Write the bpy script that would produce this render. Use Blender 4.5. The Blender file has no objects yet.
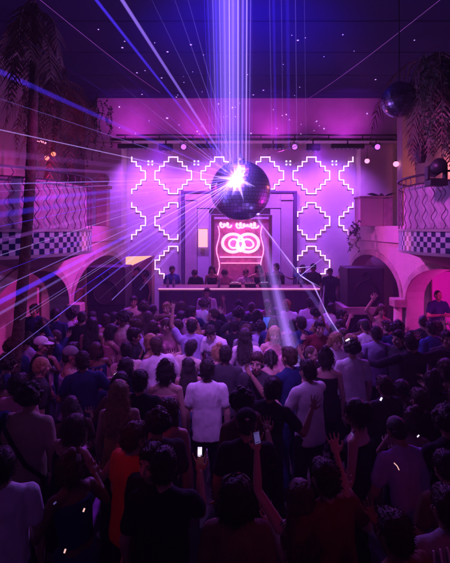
import bpy, bmesh, math, random
from mathutils import Vector, Matrix, noise, Euler
R = math.radians; PI = math.pi
random.seed(7)
SC = bpy.context.scene
COL = SC.collection
F = 420.0; HX = 225.0; HY = 228.0; CZ = 3.35      # lens in photo pixels, eye height
AX = 0.4                                          # middle line of the courtyard
def P(px, py, d):                                 # photo pixel + distance -> place in the world
    return Vector(((px-HX)/F*d, d, CZ-(py-HY)/F*d))

# ---------------------------------------------------------------- materials
MATS = {}
def mat(name, col, rough=0.6, metal=0.0, var=0.15, scale=6.0, bump=0.0, bscale=40.0, spec=0.5):
    if name in MATS: return MATS[name]
    m = bpy.data.materials.new(name); m.use_nodes = True
    nt = m.node_tree; b = nt.nodes['Principled BSDF']
    b.inputs['Roughness'].default_value = rough; b.inputs['Metallic'].default_value = metal
    b.inputs['Specular IOR Level'].default_value = spec
    tc = nt.nodes.new('ShaderNodeTexCoord')
    n = nt.nodes.new('ShaderNodeTexNoise'); n.inputs['Scale'].default_value = scale; n.inputs['Detail'].default_value = 5
    nt.links.new(tc.outputs['Object'], n.inputs['Vector'])
    r = nt.nodes.new('ShaderNodeValToRGB')
    c = Vector(col[:3])
    r.color_ramp.elements[0].position = 0.3; r.color_ramp.elements[1].position = 0.7
    r.color_ramp.elements[0].color = (*(c*(1-var)), 1); r.color_ramp.elements[1].color = (*[min(1, x*(1+var)) for x in c], 1)
    nt.links.new(n.outputs['Fac'], r.inputs['Fac']); nt.links.new(r.outputs['Color'], b.inputs['Base Color'])
    if bump:
        n2 = nt.nodes.new('ShaderNodeTexNoise'); n2.inputs['Scale'].default_value = bscale; n2.inputs['Detail'].default_value = 6
        nt.links.new(tc.outputs['Object'], n2.inputs['Vector'])
        bp = nt.nodes.new('ShaderNodeBump'); bp.inputs['Strength'].default_value = bump; bp.inputs['Distance'].default_value = 0.03
        nt.links.new(n2.outputs['Fac'], bp.inputs['Height']); nt.links.new(bp.outputs['Normal'], b.inputs['Normal'])
    MATS[name] = m; return m
def emat(name, col, strength):
    if name in MATS: return MATS[name]
    m = bpy.data.materials.new(name); m.use_nodes = True; nt = m.node_tree
    b = nt.nodes['Principled BSDF']; b.inputs['Base Color'].default_value = (*col, 1)
    b.inputs['Emission Color'].default_value = (*col, 1)
    n = nt.nodes.new('ShaderNodeTexNoise'); n.inputs['Scale'].default_value = 9
    mr = nt.nodes.new('ShaderNodeMapRange'); mr.inputs['To Min'].default_value = strength*0.7; mr.inputs['To Max'].default_value = strength*1.3
    nt.links.new(n.outputs['Fac'], mr.inputs['Value']); nt.links.new(mr.outputs['Result'], b.inputs['Emission Strength'])
    MATS[name] = m; return m
def vmat(name, col, strength):
    if name in MATS: return MATS[name]
    m = bpy.data.materials.new(name); m.use_nodes = True; nt = m.node_tree
    nt.nodes.remove(nt.nodes['Principled BSDF'])
    e = nt.nodes.new('ShaderNodeEmission'); e.inputs['Color'].default_value = (*col, 1); e.inputs['Strength'].default_value = strength
    nt.links.new(e.outputs[0], nt.nodes['Material Output'].inputs['Volume'])
    MATS[name] = m; return m

# ---------------------------------------------------------------- mesh helpers
def tag(o, label=None, cat=None, group=None, kind=None):
    if label: o['label'] = label
    if cat: o['category'] = cat
    if group: o['group'] = group
    if kind: o['kind'] = kind
    return o
def empty(name, loc, label, cat, group=None, rz=0):
    o = bpy.data.objects.new(name, None); COL.objects.link(o); o.location = loc; o.rotation_euler.z = rz
    o.empty_display_size = 0.1
    return tag(o, label, cat, group)
def obj(name, bm, m, parent=None, smooth=False, loc=None):
    me = bpy.data.meshes.new(name)
    if isinstance(bm, bpy.types.Mesh): me = bm
    else: bm.to_mesh(me); bm.free()
    if m is not None and not len(me.materials):
        for x in (m if isinstance(m, (list, tuple)) else [m]): me.materials.append(x)
    if smooth:
        for p in me.polygons: p.use_smooth = True
    o = bpy.data.objects.new(name, me); COL.objects.link(o)
    if parent: o.parent = parent
    if loc is not None: o.location = loc
    return o
def BM(): return bmesh.new()
def box(bm, x0, x1, y0, y1, z0, z1, bevel=0.0):
    r = bmesh.ops.create_cube(bm, size=1.0)
    vs = r['verts']
    for v in vs:
        v.co = Vector(((x0+x1)/2+v.co.x*(x1-x0), (y0+y1)/2+v.co.y*(y1-y0), (z0+z1)/2+v.co.z*(z1-z0)))
    if bevel:
        es = list({e for v in vs for e in v.link_edges})
        bmesh.ops.bevel(bm, geom=es, offset=bevel, segments=2, affect='EDGES', profile=0.5)
def cone(bm, p0, r0, p1, r1, seg=12, caps=True):
    p0 = Vector(p0); p1 = Vector(p1); d = p1-p0; L = d.length
    if L < 1e-6: return
    q = d.to_track_quat('Z', 'Y').to_matrix().to_4x4()
    bmesh.ops.create_cone(bm, cap_ends=caps, segments=seg, radius1=r0, radius2=r1, depth=L,
                          matrix=Matrix.Translation((p0+p1)/2) @ q)
def ball(bm, c, r, sub=2, rot=None):
    if not hasattr(r, '__len__'): r = (r, r, r)
    M = Matrix.Translation(c)
    if rot is not None: M = M @ rot.to_4x4()
    bmesh.ops.create_icosphere(bm, subdivisions=sub, radius=1.0, matrix=M @ Matrix.Diagonal((*r, 1)))
def capsule(bm, p0, r0, p1, r1, sub=2):
    cone(bm, p0, r0, p1, r1, 14); ball(bm, p0, r0, sub); ball(bm, p1, r1, sub)
def tube(bm, pts, r, seg=8, closed=False):
    pts = [Vector(p) for p in pts]; n = len(pts); rings = []
    up = Vector((0.13, 0.31, 0.94)).normalized()
    for i, p in enumerate(pts):
        if closed: t = pts[(i+1) % n]-pts[i-1]
        else: t = pts[min(i+1, n-1)]-pts[max(i-1, 0)]
        t.normalize()
        a = t.cross(up)
        if a.length < 1e-3: a = t.cross(Vector((1, 0, 0)))
        a.normalize(); b = t.cross(a)
        rr = r[i] if hasattr(r, '__len__') else r
        rings.append([bm.verts.new(p+a*math.cos(2*PI*k/seg)*rr+b*math.sin(2*PI*k/seg)*rr) for k in range(seg)])
    m = n if closed else n-1
    for i in range(m):
        A = rings[i]; B = rings[(i+1) % n]
        for k in range(seg):
            bm.faces.new((A[k], A[(k+1) % seg], B[(k+1) % seg], B[k]))
    if not closed:
        bm.faces.new(rings[0][::-1]); bm.faces.new(rings[-1])
def prism(bm, pts, axis, a0, a1):
    """closed 2-D outline pushed along an axis ('x','y','z')"""
    def mk(u, v, a):
        return {'x': Vector((a, u, v)), 'y': Vector((u, a, v)), 'z': Vector((u, v, a))}[axis]
    A = [bm.verts.new(mk(u, v, a0)) for u, v in pts]; B = [bm.verts.new(mk(u, v, a1)) for u, v in pts]
    n = len(pts)
    fs = [bm.faces.new(A), bm.faces.new(B[::-1])]
    for i in range(n): fs.append(bm.faces.new((A[i], B[i], B[(i+1) % n], A[(i+1) % n])))
    bmesh.ops.recalc_face_normals(bm, faces=bm.faces)

# ---------------------------------------------------------------- common materials
stucco = mat('stucco', (0.52, 0.44, 0.40), 0.85, var=0.12, scale=1.6, bump=0.35, bscale=14)
wallw = mat('stage_wall_paint', (0.60, 0.56, 0.58), 0.7, var=0.08, scale=1.2, bump=0.15, bscale=20)
stone = mat('rough_stone', (0.40, 0.32, 0.28), 0.9, var=0.3, scale=4, bump=0.8, bscale=9)
black = mat('black_steel', (0.02, 0.02, 0.022), 0.45, var=0.2)
blackp = mat('black_speaker_paint', (0.015, 0.016, 0.02), 0.6, var=0.2, bump=0.3, bscale=120)
floorm = mat('worn_floor', (0.07, 0.055, 0.05), 0.45, var=0.35, scale=2.0, bump=0.3, bscale=10)
ceilm = mat('ceiling_panel', (0.008, 0.014, 0.09), 0.9, var=0.15, scale=0.8)
joistm = mat('ceiling_joist', (0.007, 0.012, 0.075), 0.9)
ironm = mat('wrought_iron', (0.05, 0.03, 0.04), 0.5, metal=0.4)
mauve = mat('mauve_plaster', (0.60, 0.42, 0.50), 0.8, var=0.2, scale=5, bump=0.3)
tilew = mat('tile_white', (0.75, 0.74, 0.72), 0.25, var=0.06)
tileb = mat('tile_navy', (0.02, 0.03, 0.10), 0.25, var=0.1)
bark = mat('palm_bark', (0.09, 0.055, 0.04), 0.9, var=0.4, scale=14, bump=1.0, bscale=22)
frondm = mat('dry_frond', (0.20, 0.14, 0.10), 0.8, var=0.4, scale=3)
leafm = mat('dark_leaf', (0.04, 0.07, 0.03), 0.7, var=0.4, scale=3)
woodm = mat('booth_wood', (0.14, 0.09, 0.07), 0.4, var=0.3, scale=3)
chrome = mat('chrome', (0.7, 0.7, 0.72), 0.15, metal=1.0)
neon = emat('led_white', (0.95, 0.50, 1.0), 2.2)
neonp = emat('neon_pink', (1.0, 0.42, 0.72), 1.9)
neonr = emat('neon_rose', (1.0, 0.35, 0.60), 1.6)
warm = emat('warm_window', (1.0, 0.50, 0.30), 1.1)
warm2 = emat('warm_bulb', (1.0, 0.30, 0.15), 1.3)
dot = emat('tiny_bulb', (1.0, 0.75, 1.0), 5)

# ---------------------------------------------------------------- the courtyard
XR = 4.2; XL = AX*2-XR                    # arcade planes (4.2 / -3.4)
OR = 6.3; OL = AX*2-OR                    # outer walls
CEIL = 7.65
b = BM(); box(b, -40, 40, -20, 60, -0.3, 0.0); tag(obj('floor', b, floorm), kind='structure')
b = BM(); box(b, OL-1.5, OR+1.5, -3, 15.6, CEIL, CEIL+0.2)
tag(obj('ceiling', b, ceilm), kind='structure')
t = empty('ceiling_joists', (0, 0, CEIL), 'dark joists crossing the blue-lit ceiling above the dance floor', 'ceiling joists')
for k in range(9):
    b = BM(); y = 1.0+k*1.55; box(b, OL-1, OR+1, y-.03, y+.03, -.010, -0.002); obj('joist', b, joistm, t)
for k in range(0):
    b = BM(); x = -2.4+k*2.8; box(b, x-.04, x+.04, -2, 13.9, -.10, -.062); obj('joist', b, joistm, t)

# back wall with stepped diamonds in LED
BY = 15.0
b = BM(); box(b, OL-1.5, OR+1.5, BY, BY+.3, 0, CEIL-.002)
tag(obj('back_wall', b, wallw), 'pale plaster stage wall carrying the LED diamonds', 'wall')
b = BM(); box(b, OL-1.5, OR+1.5, -3.3, -3.004, 0, CEIL-.002)
tag(obj('rear_wall', b, stucco), 'plain rear wall of the courtyard behind the viewer', 'wall')
# upper facade band
t = empty('facade_band', (AX, 13.9, 6.3), 'plain purple-lit wall band above the stage opening, under the ceiling', 'wall')
b = BM(); box(b, P(98, 0, 14).x-AX, P(401, 0, 14).x-AX, 0, .5, 0.03, CEIL-6.3-.004); obj('band', b, stucco, t)
b = BM(); box(b, P(98, 0, 14).x-AX-.02, P(401, 0, 14).x-AX+.02, -.06, .52, -.05, 0.03); obj('ledge', b, stucco, t)
# side returns of the stage
b = BM(); box(b, P(98, 0, 14).x-.5, P(127, 0, 15).x, 14.2, 14.98, 0, 6.24)
tag(obj('side_wall', b, stucco), 'shaded purple wall closing the stage on the left side of the diamonds', 'wall')
b = BM(); box(b, P(356, 0, 15).x, 5.78, 14.5, 14.98, 0, 6.24)
tag(obj('side_wall', b, stucco), 'pink wall closing the stage on the right, above the panelled cabinet', 'wall')

def diamond(px, py, label, clip=None):
    c = P(px, py, BY); u = 4.55/F*BY
    seq = [(1, 4), (1, 3), (2, 3), (2, 2), (3, 2), (3, 1), (4, 1)]
    pts = seq+[(x, -z) for x, z in seq[::-1]]+[(-x, -z) for x, z in seq]+[(-x, z) for x, z in seq[::-1]]
    t = empty('led_diamond', (c.x, BY, c.z), label, 'wall light', 'stepped LED diamonds on the stage wall')
    b = BM(); bb = BM(); n = len(pts); w = 0.0135
    for i in range(n):
        (x0, z0), (x1, z1) = pts[i], pts[(i+1) % n]
        def inside(x): return clip is None or (x >= clip[0]-.01 and x <= clip[1]+.01)
        if not (inside(x0) and inside(x1)): continue
        X0, X1 = sorted((x0*u, x1*u)); Z0, Z1 = sorted((z0*u, z1*u))
        box(b, X0-w, X1+w, -.065, -.031, Z0-w, Z1+w)
        box(bb, X0-w-.02, X1+w+.02, -.03, -.003, Z0-w-.02, Z1+w+.02)
    obj('light_strip', b, neon, t); obj('backing', bb, wallw, t)
rows = [175.5, 221, 264.5]; rn = ['top', 'middle', 'bottom']
cn = {0: 'leftmost half diamond', 1: 'left full diamond', 2: 'diamond left behind the mirror ball', 3: 'diamond right behind the mirror ball',
      4: 'right full diamond', 5: 'rightmost half diamond'}
for r_, (py, rr) in enumerate(zip(rows, rn)):
    for k in range(6):
        if r_ > 0 and k in (2, 3): continue
        if r_ == 2 and k in (0, 5): continue
        cl = (0, 4) if k == 0 else ((-4, 0) if k == 5 else None)
        if r_ > 0 and k == 1: cl = (-4, 1)
        diamond(127.5+45.9*k, py, 'pink-white stepped LED outline, %s of the %s row' % (cn[k], rr), cl)
t = None
for k in range(5):
    c = P(150.5+45.9*k, 163, BY)
    t = empty('bulb_cluster', (c.x, BY, c.z), ['small cluster of four bulbs left of the top left full diamond', 'small cluster of four bulbs right of the top left full diamond',
        'small cluster of four bulbs behind the top of the mirror ball', 'small cluster of four bulbs left of the top right full diamond', 'small cluster of four bulbs beside the top rightmost half diamond'][k], 'wall light', 'bulb clusters between the diamonds')
    b = BM()
    for i in (-1, 1):
        for j in (-1, 1): ball(b, (i*.07, -.03, j*.06), .022, 1)
    obj('bulb', b, dot, t); b = BM(); box(b, -.12, .12, -.02, -.002, -.1, .1); obj('plate', b, wallw, t)

# portal in the middle of the back wall
t = empty('stage_portal', (P(239, 0, 14.8).x, 14.8, 0), 'tall stone doorway frame behind the DJs with a dark outer edge', 'doorway')
sc = 14.8/F; cx = 239
def PX(px): return (px-cx)*sc
def PZ(py, d=14.8): return CZ-(py-HY)/F*d
darkm = mat('dark_trim', (0.10, 0.05, 0.12), 0.6)
for a, c_ in ((181, 184.5), (293.5, 297)):
    b = BM(); box(b, PX(a), PX(c_), -.02, .19, 0, PZ(193)); obj('outer_post', b, darkm, t)
b = BM(); box(b, PX(181), PX(297), -.03, .19, PZ(193)+.002, PZ(191)); obj('outer_lintel', b, darkm, t)
for a, c_ in ((185, 197), (281, 293)):
    b = BM(); box(b, PX(a), PX(c_), 0, .19, 0, PZ(194), .01); box(b, PX(a)-.01, PX(c_)+.01, -.05, -.003, PZ(200), PZ(197)); obj('pilaster', b, stucco, t)
b = BM(); box(b, PX(197)+.004, PX(281)-.004, 0, .19, PZ(208), PZ(194)); obj('lintel', b, stucco, t)
b = BM(); box(b, PX(270.5), PX(280.5), .02, .18, .5, PZ(209)); obj('side_panel', b, wallw, t)
b = BM(); box(b, PX(197.5), PX(209), .02, .18, .5, PZ(209)); obj('side_panel', b, wallw, t)
# warm lit windows
for i, (x0, x1, y0, y1, lab) in enumerate([(197.5, 208.5, 228, 248, 'small orange-lit window left of the neon sign'),]):
    w = empty('lit_window', P((x0+x1)/2, y1, 14.7), lab, 'window')
    hw = (x1-x0)/2*14.7/F; h = (y1-y0)*14.7/F
    b = BM(); box(b, -hw+.03, hw-.03, 0, .02, .03, h-.03); obj('pane', b, warm, w)
    b = BM(); box(b, -hw, -hw+.03, -.02, .03, 0, h); box(b, hw-.03, hw, -.02, .03, 0, h); box(b, -hw+.03, hw-.03, -.02, .03, h-.03, h); box(b, -hw+.03, hw-.03, -.02, .03, 0, .03); obj('frame', b, stucco, w)

# neon sign panel
SD = 13.9
t = empty('neon_sign', P(241, 290, SD), 'pink neon sign with script and interlaced rings on a frame behind the DJs', 'neon sign')
s_ = SD/F
def S(px, py, dy=0): return Vector(((px-241)*s_, dy, (290-py)*s_))
b = BM(); a = S(214, 290); c_ = S(269, 219); box(b, a.x, c_.x, 0, .05, 0.0, c_.z)
obj('panel', b, mat('sign_panel', (0.45, 0.20, 0.32), .6, var=.3, scale=9), t)
b = BM()
for x in (212.6, 270.4): a = S(x, 290); box(b, a.x-.05, a.x+.05, -.05, .07, 0, S(0, 217).z)
box(b, S(211, 0).x, S(272, 0).x, -.06, .08, S(0, 217).z+.002, S(0, 215).z); obj('frame', b, woodm, t)
def ell(cx_, cy_, rx, ry, rot=0, n=28, dy=-.05):
    out = []
    for k in range(n):
        a = 2*PI*k/n; x = rx*math.cos(a); y = ry*math.sin(a)
        out.append(S(cx_+x*math.cos(rot)-y*math.sin(rot), cy_+x*math.sin(rot)+y*math.cos(rot), dy))
    return out
b = BM()
tube(b, ell(233, 243, 10.5, 9), .05, 8, True); tube(b, ell(248, 243, 10.5, 9), .05, 8, True)
tube(b, ell(233.5, 243.5, 4.5, 4.5, 0, 20, -.09), .035, 8, True); tube(b, ell(248, 243.5, 5.5, 4.2, .4, 20, -.09), .035, 8, True)
tube(b, ell(240.5, 246, 4.2, 5.2, 0, 20, -.13), .035, 8, True)
obj('neon_rings', b, neonp, t)
def scrib(x0, x1, y, amp, loops, r, name):
    pts = []
    n = loops*10
    for k in range(n+1):
        u = k/n; a = u*loops*2*PI
        pts.append(S(x0+(x1-x0)*u+1.6*math.cos(a), y-amp*(.6+.4*math.sin(u*9))*math.sin(a), -.06))
    bb = BM(); tube(bb, pts, r, 6); obj(name, bb, neonp, t)
scrib(220, 230, 225, 2.6, 3, .030, 'neon_script'); scrib(236, 257, 225.5, 2.8, 6, .030, 'neon_script')
b = BM()
for x, am in ((218, 1.5), (262, -1.5)):
    pts = [S(x+am*math.sin(k*.9), 226+k*4.5, -.05) for k in range(13)]; tube(b, pts, .016, 6)
tube(b, [S(220, 257, -.05), S(262, 257, -.05)], .018, 6); tube(b, [S(221, 263, -.05), S(261, 263, -.05)], .012, 6)
obj('neon_border', b, neonr, t)

# lighting pipe and fixtures
TY = 13.4; tz = P(0, 139.5, TY).z
t = empty('lighting_pipe', (0, TY, tz), 'long dark pipe running across the stage opening with lamps under it', 'lighting pipe')
b = BM(); cone(b, (P(112, 0, TY).x, 0, 0), .04, (P(402, 0, TY).x, 0, 0), .04); obj('pipe', b, black, t, True)
b = BM(); box(b, P(116, 0, TY).x, P(400, 0, TY).x, .02, .10, .13, .17); obj('cable_tray', b, black, t)
for px in range(125, 400, 34):
    b = BM(); x = P(px, 0, TY).x; box(b, x-.015, x+.015, .03, .06, .04, .131); obj('bracket', b, black, t)
fx = [('bar', 118, 148), ('box', 159, 173), ('par', 184, 0), ('bar', 196, 218), ('bar', 262, 284), ('par', 294, 0), ('box', 306, 320), ('bar', 331, 364), ('par', 376, 0)]
fl = ['wide black light bar at the left end of the lighting pipe', 'short black light box above the left full diamond', 'round black stage lamp left of the mirror ball on the pipe',
      'black light bar just left above the mirror ball', 'black light bar just right above the mirror ball', 'round black stage lamp above the right full diamond',
      'short black light box above the right side of the right full diamond', 'longest black light bar near the right end of the pipe', 'round black stage lamp at the right end of the pipe']
lens = emat('lamp_lens', (0.6, 0.15, 1.0), 1.5)
for (k, a, c_), lab in zip(fx, fl):
    if k == 'par':
        p = P(a, 144.5, TY); w = empty('stage_lamp', (p.x, TY, tz), lab, 'stage lamp', 'lamps on the lighting pipe')
        b = BM(); box(b, -.012, .012, -.012, .012, -.1, -.042); box(b, -.13, .13, -.015, .015, -.115, -.1); box(b, -.13, -.115, -.015, .015, -.25, -.115); box(b, .115, .13, -.015, .015, -.25, -.115); obj('yoke', b, black, w)
        b = BM(); cone(b, (0, .13, -.22), .09, (0, -.12, -.26), .11, 18); obj('can', b, black, w, True)
        b = BM(); cone(b, (0, -.121, -.26), .085, (0, -.128, -.261), .085, 18); obj('lens', b, lens, w)
    else:
        xa = P(a, 0, TY).x; xb = P(c_, 0, TY).x; m_ = (xa+xb)/2; hw = (xb-xa)/2
        w = empty('light_bar', (m_, TY, tz), lab, 'stage lamp', 'lamps on the lighting pipe')
        h = .22 if k == 'box' else .15
        b = BM(); box(b, -hw, hw, -.07, .07, -.14-h, -.14, .012); obj('housing', b, black, w)
        b = BM()
        n = max(2, int(hw*2/.12))
        for i in range(n): ball(b, (-hw+(i+.5)*hw*2/n, -.01, -.142-h), .03, 1)
        obj('lens', b, mat('glass_lens', (.1, .05, .2), .1), w)
        b = BM(); box(b, -.02, .02, -.02, .02, -.139, -.042); obj('clamp', b, black, w)

# ---- arcades either side
def arch_pts(y0, y1, spring, apex, n=16):
    c = (y0+y1)/2; rx = (y1-y0)/2
    return [(c+rx*math.cos(PI*k/n), spring+(apex-spring)*math.sin(PI*k/n)) for k in range(n+1)]
def arcade(side):
    x0, x1 = (XR, XR+.4) if side > 0 else (XL-.4, XL)
    lab = 'right' if side > 0 else 'left'
    t = empty('arcade', (0, 0, 0), 'pink stucco arcade with two low arches below the %s balcony' % lab, 'arcade', 'arcades flanking the dance floor')
    arches = [(5.7, 9.72), (10.05, 14.1)] if side > 0 else [(5.7, 9.1), (9.35, 14.1)]
    outline = [(-2, 0), (-2, 2.98), (14.18, 2.98), (14.18, 0)]
    # one outline: walls with arch cut-outs along the bottom edge
    pts = [(14.18, 0), (14.18, 2.98), (-2.0, 2.98), (-2.0, 0)]
    prev = []
    for (a, c_) in arches:
        prev += [(a, 0)] + arch_pts(a, c_, 1.7, 2.58)[::-1] + [(c_, 0)]
    b = BM(); prism(b, pts+prev, 'x', x0, x1); obj('wall', b, stucco, t)
    b = BM(); xi = x0-.06 if side > 0 else x1+.06
    box(b, min(xi, x0 if side > 0 else x1+.0), max(x1, xi), -2, 14.15, 2.982, 3.40, .015)
    obj('cornice', b, stucco, t)
    for (a, c_) in arches:   # archivolt
        b = BM(); f = x0 if side > 0 else x1
        o_ = arch_pts(a-.14, c_+.14, 1.7, 2.74); i_ = arch_pts(a, c_, 1.7, 2.58)
        xx = (f-.035, f-.002) if side > 0 else (f+.002, f+.035)
        for k in range(len(o_)-1):
            q = [i_[k], o_[k], o_[k+1], i_[k+1]]
            A = [b.verts.new((xx[0], *u)) for u in q]; B = [b.verts.new((xx[1], *u)) for u in q]
            b.faces.new(A); b.faces.new(B[::-1])
            for j in range(4): b.faces.new((A[j], B[j], B[(j+1) % 4], A[(j+1) % 4]))
        bmesh.ops.recalc_face_normals(b, faces=b.faces)
        obj('archivolt', b, stone, t)
    # column on the pier
    yc = 9.88 if side > 0 else 9.22
    xc = (x0-.13) if side > 0 else (x1+.13)
    b = BM(); cone(b, (xc, yc, .2), .12, (xc, yc, 1.5), .10, 18); obj('column_shaft', b, stucco, t, True)
    b = BM(); box(b, xc-.15, xc+.15, yc-.17, yc+.17, 1.502, 1.70, .02); obj('capital', b, stone, t)
    b = BM(); box(b, xc-.16, xc+.16, yc-.18, yc+.18, 0, .198, .02); obj('column_base', b, stone, t)
    # terrace floor
    b = BM()
    if side > 0: box(b, x1+.002, OR, -2, 14.15, 2.8, 3.1)
    else: box(b, OL, x0-.002, -2, 14.15, 2.8, 3.1)
    tag(obj('terrace_floor', b, stucco), kind='structure')
    b = BM()
    if side > 0: box(b, OR, OR+.3, -3, 14.99, 0, CEIL-.003)
    else: box(b, OL-.3, OL, -3, 14.99, 0, CEIL-.003)
    tag(obj('outer_wall', b, stucco), 'tall outer courtyard wall behind the %s balcony' % lab, 'wall')
arcade(1); arcade(-1)

# ---- round balconies
def balcony(side):
    cx_ = 5.3 if side > 0 else -4.4
    cy_ = 7.6; r = 2.0 if side > 0 else 1.9
    lab = 'right' if side > 0 else 'left'
    t = empty('balcony', (cx_, cy_, 0), 'round %s balcony with wavy iron railing over a blue and white checkered band' % lab, 'balcony', 'round checkered balconies')
    # angles facing the dance floor
    c0 = PI if side > 0 else 0.0
    a0, a1 = c0-R(103), c0+R(103)
    zb0, zb1, zt = 2.94, 3.29, 4.27
    N = int(r*(a1-a0)/.088); b = BM()
    grid = [[b.verts.new((r*math.cos(a0+(a1-a0)*i/N), r*math.sin(a0+(a1-a0)*i/N), zb0+(zb1-zb0)*j/4)) for j in range(5)] for i in range(N+1)]
    for i in range(N):
        for j in range(4):
            f = b.faces.new((grid[i][j], grid[i+1][j], grid[i+1][j+1], grid[i][j+1])); f.material_index = (i+j) % 2
    o = obj('checkered_band', b, [tilew, tileb], t)
    b = BM()
    def ringstrip(b, ra, rb, z0, z1, n=60):
        L = []
        for i in range(n+1):
            a = a0+(a1-a0)*i/n; c_, s = math.cos(a), math.sin(a)
            L.append([b.verts.new((ra*c_, ra*s, z0)), b.verts.new((rb*c_, rb*s, z0)), b.verts.new((rb*c_, rb*s, z1)), b.verts.new((ra*c_, ra*s, z1))])
        for i in range(n):
            for k in range(4): b.faces.new((L[i][k], L[i+1][k], L[i+1][(k+1) % 4], L[i][(k+1) % 4]))
        b.faces.new(L[0]); b.faces.new(L[-1][::-1]); bmesh.ops.recalc_face_normals(b, faces=b.faces)
    ringstrip(b, r-.2, r-.006, zb0+.002, zb1-.002); obj('kerb', b, stucco, t)
    b = BM(); ringstrip(b, r-.03, r+.03, zb1+.001, zb1+.045); ringstrip(b, r-.03, r+.03, zb0-.05, zb0-.001); obj('moulding', b, stucco, t)
    b = BM(); ringstrip(b, r-.14, r-.10, zb1+.05, zt-.16); obj('back_panel', b, mauve, t)
    b = BM(); ringstrip(b, r-.025, r+.025, zt-.03, zt); ringstrip(b, r-.012, r+.012, zt-.17, zt-.15); obj('handrail', b, ironm, t)
    n = 36
    wav = mat('baluster_iron', (0.22, 0.10, 0.18), .5)
    for i in range(n):
        a = a0+(a1-a0)*(i+.5)/n
        b = BM(); pts = []; m_ = 30
        for k in range(m_+1):
            u = k/m_; da = .019*math.sin(u*3.5*2*PI)
            pts.append(((r-.0)*math.cos(a+da), (r-.0)*math.sin(a+da), zb1+.045+(zt-.03-zb1-.045)*u))
        tube(b, pts, .0085, 5); obj('baluster', b, wav, t, True)
    # slab under
    b = BM(); n = 60
    lo = [b.verts.new((0, 0, zb0-.06))]+[b.verts.new(((r-.05)*math.cos(a0+(a1-a0)*i/n), (r-.05)*math.sin(a0+(a1-a0)*i/n), zb0-.05)) for i in range(n+1)]
    hi = [b.verts.new((v.co.x, v.co.y, zb0+.08)) for v in lo]
    m_ = len(lo); b.faces.new(lo); b.faces.new(hi[::-1])
    for i in range(m_): b.faces.new((lo[i], hi[i], hi[(i+1) % m_], lo[(i+1) % m_]))
    bmesh.ops.recalc_face_normals(b, faces=b.faces); obj('slab', b, stucco, t)
    # corbel drum beneath
    b = BM(); prevr = None
    for k in range(6):
        rr = (r-.1)*(1-.07*k); z1 = zb0-.055-.05*k
        ringN = 40
        cone(b, (0, 0, z1-.049), rr-.12, (0, 0, z1-.001), rr, 48)
    obj('corbel', b, stucco, t, False)
balcony(1); balcony(-1)

# ---- terrace furniture
# post with ornament, left
t = empty('ornament_post', (P(103, 0, 12).x, 12, 3.40), 'pale square post topped by a round carved disc on the left ledge', 'post')
b = BM(); box(b, -.16, .16, -.16, .16, 0, 1.08, .02); obj('shaft', b, stucco, t)
b = BM(); box(b, -.21, .21, -.21, .21, 1.082, 1.16, .015); obj('cap', b, stucco, t)
b = BM(); cone(b, (0, -.07, 1.33), .175, (0, .07, 1.33), .175, 28); cone(b, (0, -.09, 1.33), .09, (0, -.071, 1.33), .10, 20)
for k in range(8): a = 2*PI*k/8; ball(b, (.13*math.cos(a), -.075, 1.33+.13*math.sin(a)), .025, 1)
obj('disc', b, stone, t, False)
# cabinet, right
t = empty('cabinet', (P(373, 0, 11.8).x, 11.8, 3.40), 'panelled pale cabinet with a slatted end standing on the right ledge', 'cabinet')
b = BM(); box(b, -.44, .20, -.25, .25, 0, .78, .012); obj('body', b, stucco, t)
b = BM()
for k in range(7): box(b, .21+k*.035, .235+k*.035, -.25, .25, 0, .76)
box(b, .205, .46, -.2, .2, .02, .74)
obj('slatted_end', b, mauve, t)
b = BM(); box(b, -.46, .47, -.28, .28, .782, .83, .01); obj('top', b, stone, t)
# column + warm wall at right
t = empty('column', (P(406, 0, 13).x, 13, 3.1), 'lavender square column behind the right balcony, reaching the ceiling', 'column')
b = BM(); box(b, -.2, .2, -.2, .2, .2, CEIL-3.1-.25); obj('shaft', b, stucco, t)
b = BM(); box(b, -.26, .26, -.26, .26, 0, .198); obj('base', b, stucco, t)
b = BM(); box(b, -.28, .28, -.28, .28, CEIL-3.1-.248, CEIL-3.1-.004); obj('capital', b, stucco, t)
def globe(name, p, r, lab, m, cat='lamp', g=None):
    t = empty(name, p, lab, cat, g)
    b = BM(); ball(b, (0, 0, 0), r, 2); obj('globe', b, m, t, True)
    b = BM(); cone(b, (0, 0, r*.8), r*.5, (0, 0, r*1.3), r*.35, 12); tube(b, [(0, 0, r*1.3), (0, 0, r*1.3+.35)], .008, 5); obj('fitting', b, black, t)
globe('wall_lamp', P(367, 161, 13.6), .08, 'small round lamp hanging by the pink wall right of the diamonds', neonr, g='small globe lamps')
globe('wall_lamp', P(396, 164, 13.0), .09, 'small round lamp hanging beside the lavender column', neonr, g='small globe lamps')
globe('hanging_lamp', P(47, 158, 9.8), .055, 'warm candle-like lamp hanging above the left balcony, left of a pair', warm2, g='pair of warm lamps')
globe('hanging_lamp', P(53.5, 154, 9.9), .055, 'warm candle-like lamp hanging above the left balcony, right of a pair', warm2, g='pair of warm lamps')
b = BM(); pts = [P(28+k*1.8, 142.5-2.0*math.sin(k*.35), 9.9) for k in range(11)]; tube(b, pts, .022, 6)
tag(obj('light_strip', b, neonr), 'curved pink light strip glowing above the left balcony', 'light strip')
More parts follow.
